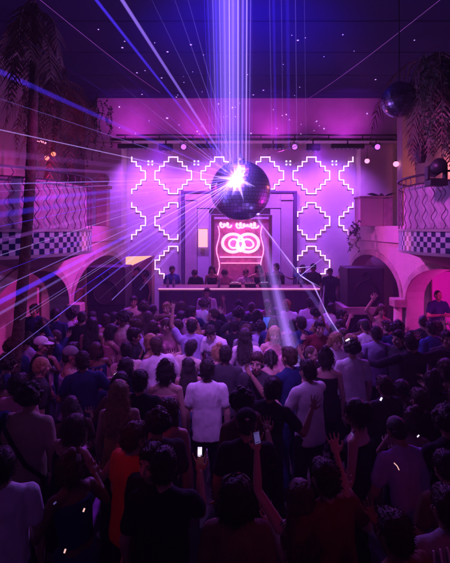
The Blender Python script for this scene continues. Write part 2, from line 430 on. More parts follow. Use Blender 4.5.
# lit openings
def lit(name, px0, px1, py0, py1, d, m, lab, cat='window'):
    p = P((px0+px1)/2, py1, d); w = empty(name, p, lab, cat); hw = (px1-px0)/2*d/F; h = (py1-py0)*d/F
    b = BM(); box(b, -hw+.04, hw-.04, 0, .02, .0, h-.04); obj('pane', b, m, w)
    b = BM(); box(b, -hw, -hw+.04, -.03, .04, 0, h); box(b, hw-.04, hw, -.03, .04, 0, h); box(b, -hw+.04, hw-.04, -.03, .04, h-.04, h); obj('frame', b, woodm, w)
mag = emat('magenta_glow_window', (0.75, 0.04, 0.55), .35)
lit('lit_doorway', 25, 41, 286, 345, 12.3, mag, 'magenta-lit doorway inside the left arcade', 'doorway')
lit('lit_window', 53, 64, 290, 312, 12.0, warm, 'orange-lit window inside the left arcade above a dark figure')
lit('lit_doorway', 430, 475, 270, 345, 10.9, emat('pink_doorway', (.95, .05, .75), .05), 'bright pink-lit doorway inside the right arcade behind the man with crossed arms', 'doorway')
# poster pillar left, its warm light put into the colour
t = empty('poster_pillar', (P(80.5, 0, 10.5).x, 10.5, 0), 'narrow orange-lit pillar with small white lettering left of the big speaker', 'pillar')
b = BM(); box(b, -.085, .085, -.08, .08, 0, 1.83, .01); obj('shaft', b, mat('warm_light_pillar', (.65, .35, .22), .6), t)
# illegible lettering marks
b = BM()
for k, (z, w) in enumerate([(1.10, .05), (1.04, .04), (.98, .055), (.92, .04)]):
    tube(b, [(-w+.02*i*w/.05*.9, -.086, z+(.022 if i % 2 else -.012)) for i in range(6)], .007, 5)
obj('lettering', b, tilew, t)

# ---- speakers
def speaker(x0, x1, y, z0, z1, lab, sub=False):
    t = empty('loudspeaker', ((x0+x1)/2, y, z0), lab, 'loudspeaker', 'stage loudspeakers'); hw = (x1-x0)/2; h = z1-z0
    b = BM(); box(b, -hw, hw, 0, .75, 0, h, .02); obj('cabinet', b, blackp, t)
    b = BM(); box(b, -hw+.04, hw-.04, -.02, -.002, .04, h-.04, .005); obj('grille', b, mat('speaker_grille', (.03, .03, .04), .5, metal=.5, bump=.8, bscale=260), t)
    for z, r in ([(h*.5, min(hw, h/2)*.75)] if sub else [(h*.36, hw*.62), (h*.8, hw*.22)]):
        b = BM(); pts = [(r*math.cos(2*PI*k/28), -.028, z+r*math.sin(2*PI*k/28)) for k in range(28)]; tube(b, pts, .014, 6, True); obj('driver_ring', b, black, t, True)
speaker(3.2, 4.17, 11.0, 1.29, 2.30, 'big black loudspeaker on the pink shelf right of the stage')
t = empty('shelf', (3.68, 11.0, 1.10), 'pink-lit shelf slab under the right loudspeaker', 'shelf')
b = BM(); box(b, -.60, .50, -.12, .8, 0, .185, .01); obj('slab', b, stucco, t)
speaker(3.2, 4.15, 11.1, 0, 1.09, 'black subwoofer cabinet under the pink shelf right of the stage', True)
speaker(-3.36, -2.42, 10.2, 1.45, 2.40, 'big black loudspeaker left of the stage, crossed by light beams')
b = BM(); box(b, -3.34, -2.44, 10.2, 10.9, 0, 1.448, .01); tag(obj('speaker_plinth', b, blackp), 'black plinth carrying the left loudspeaker', 'plinth')
# pale stand left of booth
t = empty('stage_block', (P(138, 0, 12.2).x, 12.2, 0), 'pale block wall with an orange glowing slanted top between loudspeaker and booth', 'stage block')
b = BM(); prism(b, [(-.37, 0), (-.37, 2.15), (.40, 2.52), (.40, 0)], 'y', 0, .5); obj('block', b, stucco, t)
b = BM(); prism(b, [(-.36, 2.18), (-.36, 2.50), (.36, 2.52)], 'y', .02, .3); obj('glowing_top', b, warm, t)  # emissive wedge painted in for the warm-lit gap

# ---- stage and booth
b = BM(); box(b, XL+.2, XR-.2, 12.25, BY-.003, 0.0, .45); tag(obj('stage', b, woodm), kind='structure')
bx0 = P(158, 0, 11.7).x; bx1 = P(320, 0, 11.7).x; bc = (bx0+bx1)/2; bw = (bx1-bx0)/2
t = empty('dj_booth', (bc, 11.7, 0), 'long DJ booth with a dark front and glowing table edge', 'DJ booth')
b = BM(); box(b, -bw+.03, bw-.03, 0, .6, 0, 1.60); obj('front', b, mat('booth_front', (.10, .06, .12), .5, var=.3, scale=2), t)
b = BM()
for k in range(9): x = -bw+.25+k*(2*bw-.5)/8; box(b, x-.02, x+.02, -.02, -.002, .05, 1.55)
obj('front_batten', b, woodm, t)
b = BM(); box(b, -bw, bw, -.06, .72, 1.602, 1.68, .008); obj('table_top', b, stucco, t)
b = BM(); box(b, -bw+.02, bw-.02, -.078, -.062, 1.655, 1.672); obj('edge_light', b, emat('edge_led', (1, .35, .65), 1.6), t)
def deck(x, w, lab):
    t = empty('dj_deck', (x, 12.0, 1.682), lab, 'DJ deck', 'DJ equipment on the booth')
    b = BM(); box(b, -w, w, -.2, .2, 0, .09, .01); obj('case', b, black, t)
    b = BM(); cone(b, (0, 0, .091), min(w*.7, .14), (0, 0, .103), min(w*.7, .14), 24); obj('platter', b, chrome, t)
    b = BM(); box(b, -w*.6, w*.6, .12, .18, .092, .10); obj('display', b, emat('deck_screen', (.5, .5, 1), 1.2), t)
deck(bc-.1, .17, 'black DJ deck on the booth below the neon sign, left one'); deck(bc+.75, .17, 'black DJ deck on the booth below the neon sign, right one')
t = empty('dj_mixer', (bc+.33, 12.0, 1.682), 'black mixer between the two decks on the booth', 'mixer')
b = BM(); box(b, -.15, .15, -.2, .2, 0, .10, .01); obj('case', b, black, t)
b = BM()
for i in range(4):
    for j in range(3): cone(b, (-.1+i*.066, -.1+j*.09, .101), .013, (-.1+i*.066, -.1+j*.09, .125), .010, 8)
obj('knob', b, chrome, t)
glass = mat('bottle_glass', (.25, .3, .3), .1, var=.1, spec=.8)
blabs = ['leftmost bottle on the booth table', 'second bottle from the left on the booth table', 'bottle on the booth right of the man in braces', 'bottle at the right of the decks on the booth', 'rightmost bottle on the booth table']
for x, lab in zip((bx0+.25, bx0+.42, bx0+1.7, bx1-1.1, bx1-.5), blabs):
    t = empty('bottle', (x, 11.85, 1.682), lab, 'bottle', 'bottles on the booth table')
    b = BM(); cone(b, (0, 0, 0), .037, (0, 0, .17), .037, 14); cone(b, (0, 0, .17), .037, (0, 0, .22), .014, 14); cone(b, (0, 0, .22), .014, (0, 0, .29), .013, 10); obj('glass_body', b, glass, t, True)
    b = BM(); cone(b, (0, 0, .291), .016, (0, 0, .315), .016, 10); obj('bottle_cap', b, chrome, t)
# big round dark monitor right of booth behind
speaker(P(268, 0, 12.2).x, P(286, 0, 12.2).x, 12.45, 1.2, 1.95, 'small dark monitor speaker at the right end behind the booth')
# tall screen standing in the crowd (blue panel)
t = empty('tall_screen', P(267.5, 350, 8.6), 'tall narrow blue-lit panel standing in the middle of the crowd', 'screen')
b = BM(); box(b, -.10, .10, -.03, .03, -.9, 0.70, .005); obj('frame', b, black, t)
b = BM(); box(b, -.09, .09, -.036, -.032, -.1, .68); obj('display', b, emat('blue_screen', (.10, .16, .8), .5), t)

# ---- mirror balls
def mirror_ball(c, r, lab, rows_, bright):
    t = empty('mirror_ball', c, lab, 'mirror ball')
    b = BM(); rnd = random.Random(3)
    for i in range(rows_):
        th0 = PI*i/rows_; th1 = PI*(i+1)/rows_; tm = (th0+th1)/2
        n = max(4, int(2*rows_*math.sin(tm)))
        for k in range(n):
            p0 = 2*PI*(k+.04)/n; p1 = 2*PI*(k+.96)/n; e = .04*(th1-th0)
            tilt = Vector((rnd.gauss(0, 1), rnd.gauss(0, 1), rnd.gauss(0, 1)))*r*.0010
            vs = []
            for th, ph, s in ((th0+e, p0, 1), (th1-e, p0, -1), (th1-e, p1, -1), (th0+e, p1, 1)):
                q = Vector((math.sin(th)*math.cos(ph), math.sin(th)*math.sin(ph), math.cos(th)))*r
                vs.append(b.verts.new(q+q.normalized()*(s*tilt.x+(1 if ph == p0 else -1)*tilt.y)))
            try: b.faces.new(vs)
            except Exception: pass
    bmesh.ops.recalc_face_normals(b, faces=b.faces)
    obj('mirror_tiles', b, mat('mirror_tile', (.66, .66, .96), .30, metal=1, var=.05) if bright else mat('dull_mirror_tile', (.22, .22, .3), .25, metal=1, var=.3), t)
    b = BM(); ball(b, (0, 0, 0), r*.992, 4); obj('core', b, mat('ball_core', (.05, .04, .08), .6), t, True)
    b = BM(); cone(b, (0, 0, r*.98), r*.16, (0, 0, r*1.06), r*.12, 20); cone(b, (0, 0, r*1.06), r*.05, (0, 0, r*1.22), r*.05, 12); obj('hanger', b, chrome, t)
    b = BM(); tube(b, [(0, 0, r*1.22), (0, 0, CEIL-c[2]-.01)], .010, 6); obj('cable', b, black, t)
BC = P(240.5, 190.5, 7.8); BR = 30*7.8/F
mirror_ball(BC, BR, 'large mirror ball hanging before the stage and throwing light beams', 26, True)
mirror_ball(P(399, 100, 7.6), 17.5*7.6/F, 'smaller dark mirror ball hanging beside the right palm', 20, False)

# ---- long wires under the ceiling
def wire(p0, p1, lab):
    b = BM(); n = 12
    tube(b, [p0.lerp(p1, k/n)-Vector((0, 0, .06*math.sin(PI*k/n))) for k in range(n+1)], .007, 6)
    tag(obj('wire', b, mat('bright_wire', (.8, .7, .85), .4, var=.05)), lab, 'wire', 'steel wires below the ceiling')
wire(P(165, 96, 13.85), P(38, -2, 7.0), 'thin pale wire stretched from the stage band up to the left')
wire(P(308, 99, 13.85), P(441, -1, 7.0), 'thin pale wire stretched from the stage band up to the right')
wire(P(264, 156, 8.2), P(316, 136, 13.3), 'short dark wire between mirror ball top and lighting pipe')

# ---- light beams (self-glowing volumes in place of lit air)
BMATS = {}
def beam(p0, p1, r0, r1, col, L, lab, group):
    rm = (r0+r1)/2
    key = 'beam_%s_%.1f' % ('_'.join('%.2f' % c for c in col), L/(2*rm))
    b = BM(); cone(b, p0, r0, p1, r1, 14)
    tag(obj('painted_light_beam', b, vmat(key, col, L/(1.6*rm))), lab, 'light beam', group)
SP = P(237, 179, 7.26)     # where the lasers hit the ball
blue = (.07, .03, 1.0); lav = (.34, .18, 1.0); pale = (.50, .30, 1.0); mg = (.5, .10, .9)
fan = [  # px, py, distance of the far end, r0, r1, colour, brightness
 (90, -8, 7.0, .012, .050, blue, .28, 'broad blue beam rising to the upper left, left of a pair'), (117, -8, 7.0, .012, .035, lav, .30, 'bright lavender beam rising to the upper left, right of a pair'),
 (140, 30, 8, .008, .018, blue, .10, 'faint blue beam rising steeply left of the vertical rays'),
 (-8, 68, 6.0, .015, .075, blue, .20, 'wide blue beam crossing the tree at upper left'), (-8, 152, 5.6, .02, .085, mg, .05, 'wide faint beam reaching the left edge above the railing'),
 (-8, 166, 5.6, .012, .05, mg, .12, 'lavender beam crossing the left balcony rail'), (-8, 203, 5.4, .012, .04, blue, .22, 'blue beam crossing the left balcony at mid railing'),
 (-8, 216, 5.3, .01, .045, blue, .14, 'faint blue beam just above the checkered band'), (-8, 243, 5.2, .01, .03, mg, .10, 'faint magenta beam below the left checkered band'),
 (-8, 306, 4.8, .012, .055, blue, .42, 'strong blue beam sinking to the left edge above the crowd'), (-8, 318, 4.9, .006, .02, lav, .16, 'thin beam beside the strong blue beam at left'),
 (-8, 366, 4.6, .003, .005, lav, .30, 'thin white beam running down to the left edge over the caps'),
 (98, 300, 7.0, .006, .010, pale, .25, 'thin beam ending at the left loudspeaker'), (128, 300, 7.4, .008, .022, lav, .22, 'beam ending near the pale stage block'),
 (110, 262, 7.2, .006, .010, lav, .30, 'thin beam crossing the left ledge'), (80, 262, 6.8, .007, .018, lav, .25, 'beam passing above the left loudspeaker'),
 (60, 252, 6.6, .006, .012, mg, .25, 'magenta beam passing the checkered band end'), (60, 232, 6.6, .006, .012, lav, .22, 'beam passing in front of the ornament post foot'),
 (60, 196, 6.8, .008, .02, lav, .20, 'beam passing in front of the ornament disc'), (70, 178, 7, .006, .012, lav, .18, 'level beam across the left full diamond'),
 (60, 150, 7, .005, .010, mg, .14, 'faint beam across the left end of the lighting pipe'), (80, 110, 7.4, .005, .010, mg, .14, 'faint magenta beam over the facade band'),
 (110, 92, 7.6, .005, .010, mg, .14, 'short faint beam over the facade band'), (128, 92, 7.6, .005, .009, lav, .12, 'short lavender beam over the facade band'),
 (160, 240, 7.6, .008, .014, pale, .35, 'short bright beam over the middle left diamond'), (172, 262, 7.6, .006, .012, lav, .30, 'short beam over the bottom left diamond'),
 (172, 216, 7.7, .008, .014, pale, .35, 'short bright beam left of the ball near the middle diamond'), (186, 190, 7.8, .01, .012, pale, .35, 'short level glare beam left of the ball'),
 (196, 150, 7.9, .008, .010, pale, .25, 'short glare beam up and left of the ball')]
for (px, py, d, r0, r1, c_, L, lab) in fan:
    L *= 1.5 if px > 0 else 1.0; r0 *= 1.15
    if r1 > .045: r1 *= .6
    if px > 50 and py > 0: r0, r1, L = r0*1.25, .0008, L*1.3
    beam(SP, P(px, py, d), r0, r1, c_, L, lab, 'beams fanning out from the mirror ball')
vert = [(203, 211, .006, blue, .30), (206.5, 214, .010, blue, .28), (212, 217, .008, lav, .35), (215, 219, .016, blue, .40), (219, 222, .009, lav, .5), (224, 226, .020, lav, .34),
        (229, 230, .010, pale, .8), (233, 233, .026, lav, .36), (238, 238, .013, pale, .8), (243, 242, .02, lav, .45), (247, 246, .014, pale, .7), (251, 249, .007, lav, .45)]
for i, (xa, xb, r, c_, L) in enumerate(vert):
    beam(P(xa, -30, 7.5), P(xb, 168, 7.5), r, r*.9, c_, L, 'vertical ray dropping onto the mirror ball, number %d counted from the left' % (i+1), 'vertical rays above the mirror ball')
for i, (xa, xb, r, c_, L) in enumerate([(269, 272, .012, lav, .12), (273, 276, .04, blue, .12), (281, 283, .008, lav, .14), (287, 289, .05, blue, .10), (295, 297, .01, lav, .14), (304, 306, .006, lav, .12)]):
    beam(P(xa, -30, 7.5), P(xb, 150, 9.5), r*.8, r*.7, c_, L*1.2, 'faint blue ray right of the bright vertical rays, number %d counted from the left' % (i+1), 'faint rays right of the bright ones')
for k, L in ((1.0, .13), (.62, .17), (.3, .18)):
    beam(P(258, 214, 7.4), P(297, 378, 5.9), .055*k, .17*k, (.42, .20, 1.0), L, 'broad pale shaft falling from the ball into the crowd, %s' % {1.0: 'its wide soft outer layer', .62: 'its middle layer', .3: 'its bright core'}[k], 'beams falling right of the ball')
beam(P(250, 214, 7.4), P(276, 345, 6.4), .03, .08, (.5, .28, 1.0), .10, 'inner pale shaft falling from the ball to mid crowd', 'beams falling right of the ball')
trail = [(258, 220, 7.4), (284, 254, 7.3), (300, 275, 7.25), (313, 284, 7.2), (328, 316, 7.1), (342, 338, 7.0), (351, 352, 6.9)]
b = BM(); pts = []
for i in range(len(trail)-1):
    for k in range(5): pts.append(P(*trail[i]).lerp(P(*trail[i+1]), k/5))
tube(b, pts, [.008+.007*abs(math.sin(k*.7)) for k in range(len(pts))], 10)
tag(obj('painted_light_beam', b, vmat('trail', pale, 34)), 'thin bright broken beam slanting down to the right into the crowd', 'light beam', 'beams falling right of the ball')
beam(P(258, 220, 7.4), P(351, 352, 6.9), .03, .05, lav, .10, 'soft glow around the thin slanting beam', 'beams falling right of the ball')
beam(P(300, 276, 7.25), P(334, 249, 9.0), .006, .001, pale, .3, 'thin beam rising right from the bright slanting beam', 'beams falling right of the ball')
beam(P(302, 277, 7.25), P(326, 290, 8.0), .007, .001, pale, .35, 'short streak right of the slanting beam bend', 'beams falling right of the ball')
beam(P(296, 268, 7.25), P(318, 266, 8.0), .008, .001, pale, .4, 'short level streak above the slanting beam bend', 'beams falling right of the ball')
rg = random.Random(17)
ends = [(-8, y) for y in (96, 128, 184, 192, 228, 258, 276, 292, 334)]+[(20, 320), (55, 318), (70, 296), (96, 278), (112, 300), (140, 290), (150, 262), (120, 240), (105, 214), (96, 200), (60, 12), (148, -8), (172, -8), (186, -8), (20, 36), (140, 70), (90, 60)]
for i, (px, py) in enumerate(ends):
    d = 5.4 if px < 30 else (6.4 if px < 100 else 7.0)
    up = py < 100
    beam(SP+Vector((rg.uniform(-.03, .03), 0, rg.uniform(-.03, .03))), P(px, py, d), rg.uniform(.006, .010), (.0008 if up and px > 0 and py > 0 else rg.uniform(.003, .009)), rg.choice([lav, lav, pale, blue] if not up else [blue, lav]), rg.uniform(.28, .55) if not up else .22,
         'thin sharp light beam in the fan spreading left from the mirror ball', 'thin beams of the left fan')
for i, (r_, L, c_) in enumerate(((.44, .16, (.16, .08, 1.0)), (.34, .18, (.2, .12, 1.0)), (.20, .22, lav))):
    beam(P(229, -30, 7.6), P(231, 170, 7.6), r_, r_*.9, c_, L, ['widest soft blue shaft standing on the mirror ball', 'middle soft blue shaft standing on the mirror ball', 'narrow soft lavender shaft standing on the mirror ball'][i], 'vertical rays above the mirror ball')
rg = random.Random(4)
for i in range(14):
    a = 2*PI*i/14+rg.uniform(-.15, .15); L = rg.uniform(.14, .46)
    beam(SP, SP+Vector((math.cos(a)*L, -.06, math.sin(a)*L)),   .05, .003, pale, 1.1, 'short spike of the star burst on the mirror ball', 'star burst on the mirror ball')  # glowing cones that paint the glare around the laser hit
# glowing discs painted as the ball's sparkles on facade and ceiling
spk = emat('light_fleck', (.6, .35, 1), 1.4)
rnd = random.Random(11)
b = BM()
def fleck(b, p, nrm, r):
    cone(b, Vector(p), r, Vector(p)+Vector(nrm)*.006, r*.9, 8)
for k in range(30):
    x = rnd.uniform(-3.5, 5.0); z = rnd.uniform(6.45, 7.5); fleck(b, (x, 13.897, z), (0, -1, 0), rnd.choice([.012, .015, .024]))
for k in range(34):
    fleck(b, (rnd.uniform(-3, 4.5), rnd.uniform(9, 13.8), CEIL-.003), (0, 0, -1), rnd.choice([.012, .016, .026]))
tag(obj('painted_flecks', b, spk), 'scattered painted specks standing for mirror ball light on ceiling and band', 'light specks', kind='stuff')

# ---- palms and plants
def frond(b, base, dirv, L, droop, wid, n=22, rnd=random):
    dirv = Vector(dirv).normalized(); p = Vector(base); pts = []
    for k in range(n+1):
        pts.append(p.copy()); dirv = (dirv+Vector((rnd.uniform(-.05, .05), rnd.uniform(-.05, .05), -droop))).normalized(); p = p+dirv*L/n
    tube(b, pts, [.014*(1-.8*k/n) for k in range(n+1)], 4)
    for k in range(2, n):
        t_ = (pts[k+1]-pts[k]).normalized(); s = t_.cross(Vector((0, 0, 1)))
        if s.length < .05: s = Vector((1, 0, 0))
        s.normalize(); w = wid*math.sin(PI*(.15+.85*k/n))*rnd.uniform(.7, 1.2)
        for sg in (-1, 1):
            tip = pts[k]+s*sg*w+t_*w*.7+Vector((0, 0, -w*rnd.uniform(.3, 1.1)))
            q = t_*.016
            m_ = pts[k].lerp(tip, .5)+Vector((0, 0, w*.12))
            v = [b.verts.new(pts[k]-q), b.verts.new(pts[k]+q), b.verts.new(m_+q*1.2), b.verts.new(tip), b.verts.new(m_-q*1.2)]
            b.faces.new(v)
def palm(name, base, top, tr, nf, L, lab, seed, mfrond, dirs=None, droop=.09, wid=.28):
    rnd = random.Random(seed); base = Vector(base); top = Vector(top)
    t = empty(name, base, lab, 'palm tree')
    b = BM(); n = 40; pts = []; rs = []
    for k in range(n+1):
        u = k/n; pts.append((top-base)*u+Vector((.12*math.sin(u*3), 0, 0))); rs.append(tr*(1-.3*u)*(1.07 if k % 2 else .95))
    tube(b, pts, rs, 12); obj('trunk', b, bark, t, True)
    tp = pts[-1]
    b = BM()
    for k in range(nf):
        a = rnd.uniform(0, 2*PI) if dirs is None else rnd.uniform(*dirs)
        e = rnd.uniform(-.7, .9)
        frond(b, tp+Vector((0, 0, rnd.uniform(-.25, .1))), (math.cos(a), math.sin(a), e), L*rnd.uniform(.6, 1.1), droop*rnd.uniform(.7, 1.5), wid, rnd=rnd)
    obj('crown', b, mfrond, t)
palm('palm_tree', (P(2, 0, 5.6).x, 5.6, 0), (P(34, 40, 6.4).x, 6.4, CEIL-.9), .085, 14, 1.9, 'dark rough-barked palm at the left edge, its crown near the ceiling', 4, frondm, droop=.2, wid=.22)
palm('palm_tree', (P(66, 0, 10.2).x-.9, 10.2, 3.1), P(62, 84, 10.2), .07, 22, 2.3, 'dry palm rising behind the left balcony with hanging fronds', 5, frondm, droop=.16, wid=.30)
palm('palm_tree', (P(447, 0, 7.4).x+.6, 7.4, 3.1), P(436, 62, 7.4), .10, 38, 2.1, 'shaggy dark palm hanging over the right balcony', 6, frondm, droop=.22, wid=.26)
def vine(px0, px1, py0, py1, d, n, seed, lab):
    rnd = random.Random(seed); b = BM()
    for k in range(n):
        px = rnd.uniform(px0, px1); p = P(px, py0+rnd.uniform(-8, 8), d+rnd.uniform(-.4, .4)); L = (py1-py0)/F*d*rnd.uniform(.4, 1.1)
        m_ = 14; pts = [p+Vector((.05*math.sin(j*.8+k), .04*math.cos(j*.7), -L*j/m_)) for j in range(m_+1)]
        tube(b, pts, .007, 4)
        for j in range(1, m_*3):
            q = p+Vector((.05*math.sin(j/3*.8+k), .04*math.cos(j/3*.7), -L*j/(m_*3)))
            dx = Vector((rnd.uniform(-1, 1), rnd.uniform(-1, 1), rnd.uniform(-1, .2))).normalized(); s = rnd.uniform(.04, .10)
            sd = dx.cross(Vector((rnd.random(), rnd.random(), 1))).normalized()*s*.3
            b.faces.new([b.verts.new(q), b.verts.new(q+dx*s*.5+sd), b.verts.new(q+dx*s), b.verts.new(q+dx*s*.5-sd)])
    tag(obj('hanging_plant', b, leafm), lab, 'hanging plant')
vine(24, 60, 88, 158, 8.8, 12, 1, 'leafy vines hanging in front of the left upper wall, beside the edge palm')
vine(66, 112, 98, 165, 11.5, 16, 2, 'leafy vines hanging left of the facade band')
vine(420, 455, 60, 150, 6.8, 7, 3, 'tangled vines hanging above the right balcony')
vine(346, 362, 222, 246, 11.6, 5, 8, 'small trailing plant on the right ledge beside the cabinet')
# bare plant on cabinet
b = BM(); rnd = random.Random(9)
for k in range(9):
    p = P(382, 199, 11.8); a = rnd.uniform(0, 2*PI); frond(b, p, (math.cos(a), math.sin(a), 1.2), .45, .12, .09, 10, rnd)
tag(obj('potted_plant', b, leafm), 'small spiky plant on the cabinet at the right balcony', 'plant')
# lantern & lamp head on right balcony
t = empty('hanging_lantern', P(421, 152, 7.4), 'dark pear-shaped lantern hanging over the right balcony', 'lantern')
b = BM(); cone(b, (0, 0, .18), .06, (0, 0, .03), .13, 24); cone(b, (0, 0, .029), .13, (0, 0, -.19), .06, 24); obj('shade', b, ironm, t)
b = BM(); tube(b, [(0, 0, .18), (0, 0, 1.6)], .008, 5); obj('chain', b, black, t)
t = empty('moving_head_lamp', P(436, 183, 6.6), 'black moving-head stage lamp standing on the right balcony rail', 'stage lamp')
b = BM(); box(b, -.14, .14, -.1, .1, -.05, .05, .01); obj('base', b, black, t)
b = BM(); box(b, -.16, -.12, -.05, .05, .052, .26, .008); box(b, .12, .16, -.05, .05, .052, .26, .008); box(b, -.119, .119, -.05, .05, .052, .07); obj('yoke', b, black, t)
b = BM(); cone(b, (0, .12, .2), .10, (-.02, -.16, .26), .115, 18); obj('head', b, black, t, True)

# ================================================================= people
DEP = None
def finish(bm, voxel, smooth_it, dec, disp=0, seed=0, dscale=(8, 8, 3.4), name='m'):
    me = bpy.data.meshes.new(name); bm.to_mesh(me); bm.free()
    o = bpy.data.objects.new('tmp', me); COL.objects.link(o)
    r = o.modifiers.new('r', 'REMESH'); r.mode = 'VOXEL'; r.voxel_size = voxel
    s = o.modifiers.new('s', 'SMOOTH'); s.iterations = smooth_it; s.factor = .5
    if dec < 1: d = o.modifiers.new('d', 'DECIMATE'); d.ratio = dec
    dg = bpy.context.evaluated_depsgraph_get(); dg.update()
    out = bpy.data.meshes.new_from_object(o.evaluated_get(dg)); out.name = name
    bpy.data.objects.remove(o); bpy.data.meshes.remove(me)
    if disp:
        off = Vector((seed*3.1, seed*1.7, 0))
        ns = [v.normal.copy() for v in out.vertices]
        for v, n in zip(out.vertices, ns):
            c = v.co; q = Vector((c.x*dscale[0], c.y*dscale[1], c.z*dscale[2]))+off
            f = 1-abs(noise.noise(q*2.2))*2; f2 = noise.noise(q*5)
            v.co = c+n*disp*(f*.7+f2*.3+abs(noise.noise(Vector((q.x*1.6+q.z*2.2, q.y*1.6, q.z*1.8-q.x*1.5))))*1.5)
    for p in out.polygons: p.use_smooth = True
    out.materials.clear()
    return out

# arm targets relative to shoulder: upper vector, forearm vector (x is outward)
POSES = {
 'stand':  dict(L=((.06, .02, -.29), (.0, .10, -.24)), Rr=((.06, .0, -.29), (.01, .07, -.25))),
 'dance':  dict(L=((.14, .05, -.25), (-.02, .22, .10)), Rr=((.15, .03, -.24), (.02, .20, .14)), tw=12, hs=.03),
 'dance2': dict(L=((.10, .12, -.24), (-.08, .22, .02)), Rr=((.20, .05, -.20), (.06, .10, .22)), tw=-14, hs=-.04, tilt=8),
 'up1':    dict(L=((.08, .02, -.28), (.0, .12, -.22)), Rr=((.17, .08, .22), (.02, .06, .25)), tilt=-5),
 'up1b':   dict(L=((.15, .08, .24), (-.03, .08, .25)), Rr=((.09, .04, -.27), (-.02, .18, -.14)), tilt=4),
 'up2':    dict(L=((.16, .06, .23), (.0, .07, .25)), Rr=((.19, .05, .21), (-.04, .10, .24))),
 'wide':   dict(L=((.24, .04, -.16), (.08, .12, .22)), Rr=((.26, .02, -.12), (-.02, .10, .24)), tilt=6),
 'phone':  dict(L=((.08, .02, -.28), (.0, .12, -.22)), Rr=((.06, .20, -.20), (-.02, .20, .17)), nod=8),
 'reach':  dict(L=((.08, .10, -.26), (.0, .22, .10)), Rr=((.10, .25, -.10), (-.02, .25, .06))),
 'cross':  dict(L=((.10, .06, -.27), (-.24, .16, .04)), Rr=((.10, .08, -.26), (-.22, .17, .06))),
 'bent':   dict(L=((.08, .12, -.25), (.0, .20, -.14)), Rr=((.08, .14, -.24), (-.02, .21, -.12)), lean=22, nod=16),
 'hips':   dict(L=((.20, -.05, -.20), (-.12, .12, -.16)), Rr=((.17, .08, .21), (-.10, .02, .22)), hs=.03),
 'hug':    dict(L=((.22, .14, -.12), (.10, .20, -.02)), Rr=((.24, .08, .05), (.20, .08, -.04)), tilt=-7),
}
def skeleton(pose, fem):
    ps = POSES[pose]; lean = R(ps.get('lean', 3)); hs = ps.get('hs', 0); tw = R(ps.get('tw', 0)); tilt = R(ps.get('tilt', 0)); nod = R(ps.get('nod', 3))
    k = {}
    piv = Vector((hs, 0, .95))
    M = Matrix.Rotation(tw, 3, 'Z') @ Matrix.Rotation(-lean, 3, 'X') @ Matrix.Rotation(-hs*2.2, 3, 'Y')
    def U(p): return piv+M @ (Vector(p)-Vector((0, 0, .95)))
    k['U'] = U; k['M'] = M; sw = .158 if fem else .182
    k['sw'] = sw
    for s, nm in ((-1, 'L'), (1, 'Rr')):
        u, f = ps[nm]
        sh = (s*sw, 0, 1.425); el = (sh[0]+s*u[0], sh[1]+u[1], sh[2]+u[2]); wr = (el[0]+s*f[0], el[1]+f[1], el[2]+f[2])
        k['sh'+nm] = U(sh); k['el'+nm] = U(el); k['wr'+nm] = U(wr)
        k['hip'+nm] = Vector((hs+s*.088, 0, .92)); k['kn'+nm] = Vector((s*.11+hs*.4, .04, .49)); k['an'+nm] = Vector((s*.13, -.02, .085))
    neck = U((0, -.01, 1.50)); H = M @ Matrix.Rotation(-nod, 3, 'X') @ Matrix.Rotation(tilt, 3, 'Y')
    k['neck'] = neck; k['H'] = H
    k['HP'] = lambda p: neck+H @ (Vector(p)-Vector((0, -.01, 1.50)))
    return k
CACHE = {}
def loft(b, rings, U, n=28, e=2.3):
    vs = []
    for (z, rx, ry, cy) in rings:
        L = []
        for k in range(n):
            a = 2*PI*k/n; c, s_ = math.cos(a), math.sin(a)
            L.append(b.verts.new(U((rx*math.copysign(abs(c)**(2/e), c), cy+ry*math.copysign(abs(s_)**(2/e), s_), z))))
        vs.append(L)
    for i in range(len(vs)-1):
        for k in range(n): b.faces.new((vs[i][k], vs[i][(k+1) % n], vs[i+1][(k+1) % n], vs[i+1][k]))
    b.faces.new(vs[0][::-1]); b.faces.new(vs[-1])
def hand(b, wr, el, s, side_v):
    d = (wr-el).normalized(); a = side_v-d*side_v.dot(d)
    a.normalize(); n = d.cross(a).normalized()
    pc = wr+d*.05
    ball(b, pc, (.040, .017, .050), 2, Matrix((a, n, d)).transposed())
    for i, (o, L) in enumerate(((-.031, .066), (-.0105, .080), (.0105, .076), (.031, .060))):
        p0 = wr+d*.085+a*o; p1 = p0+d*L*.55+a*o*.45+n*.008*s; p2 = p1+d*L*.42+a*o*.2+n*.020*s
        capsule(b, p0, .0085, p1, .0078, 1); capsule(b, p1, .0078, p2, .0070, 1)
    p0 = wr+d*.03-a*.034; p1 = p0+d*.032-a*.026+n*.01*s; p2 = p1+d*.03-a*.004+n*.012*s
    capsule(b, p0, .012, p1, .010, 1); capsule(b, p1, .010, p2, .0085, 1)
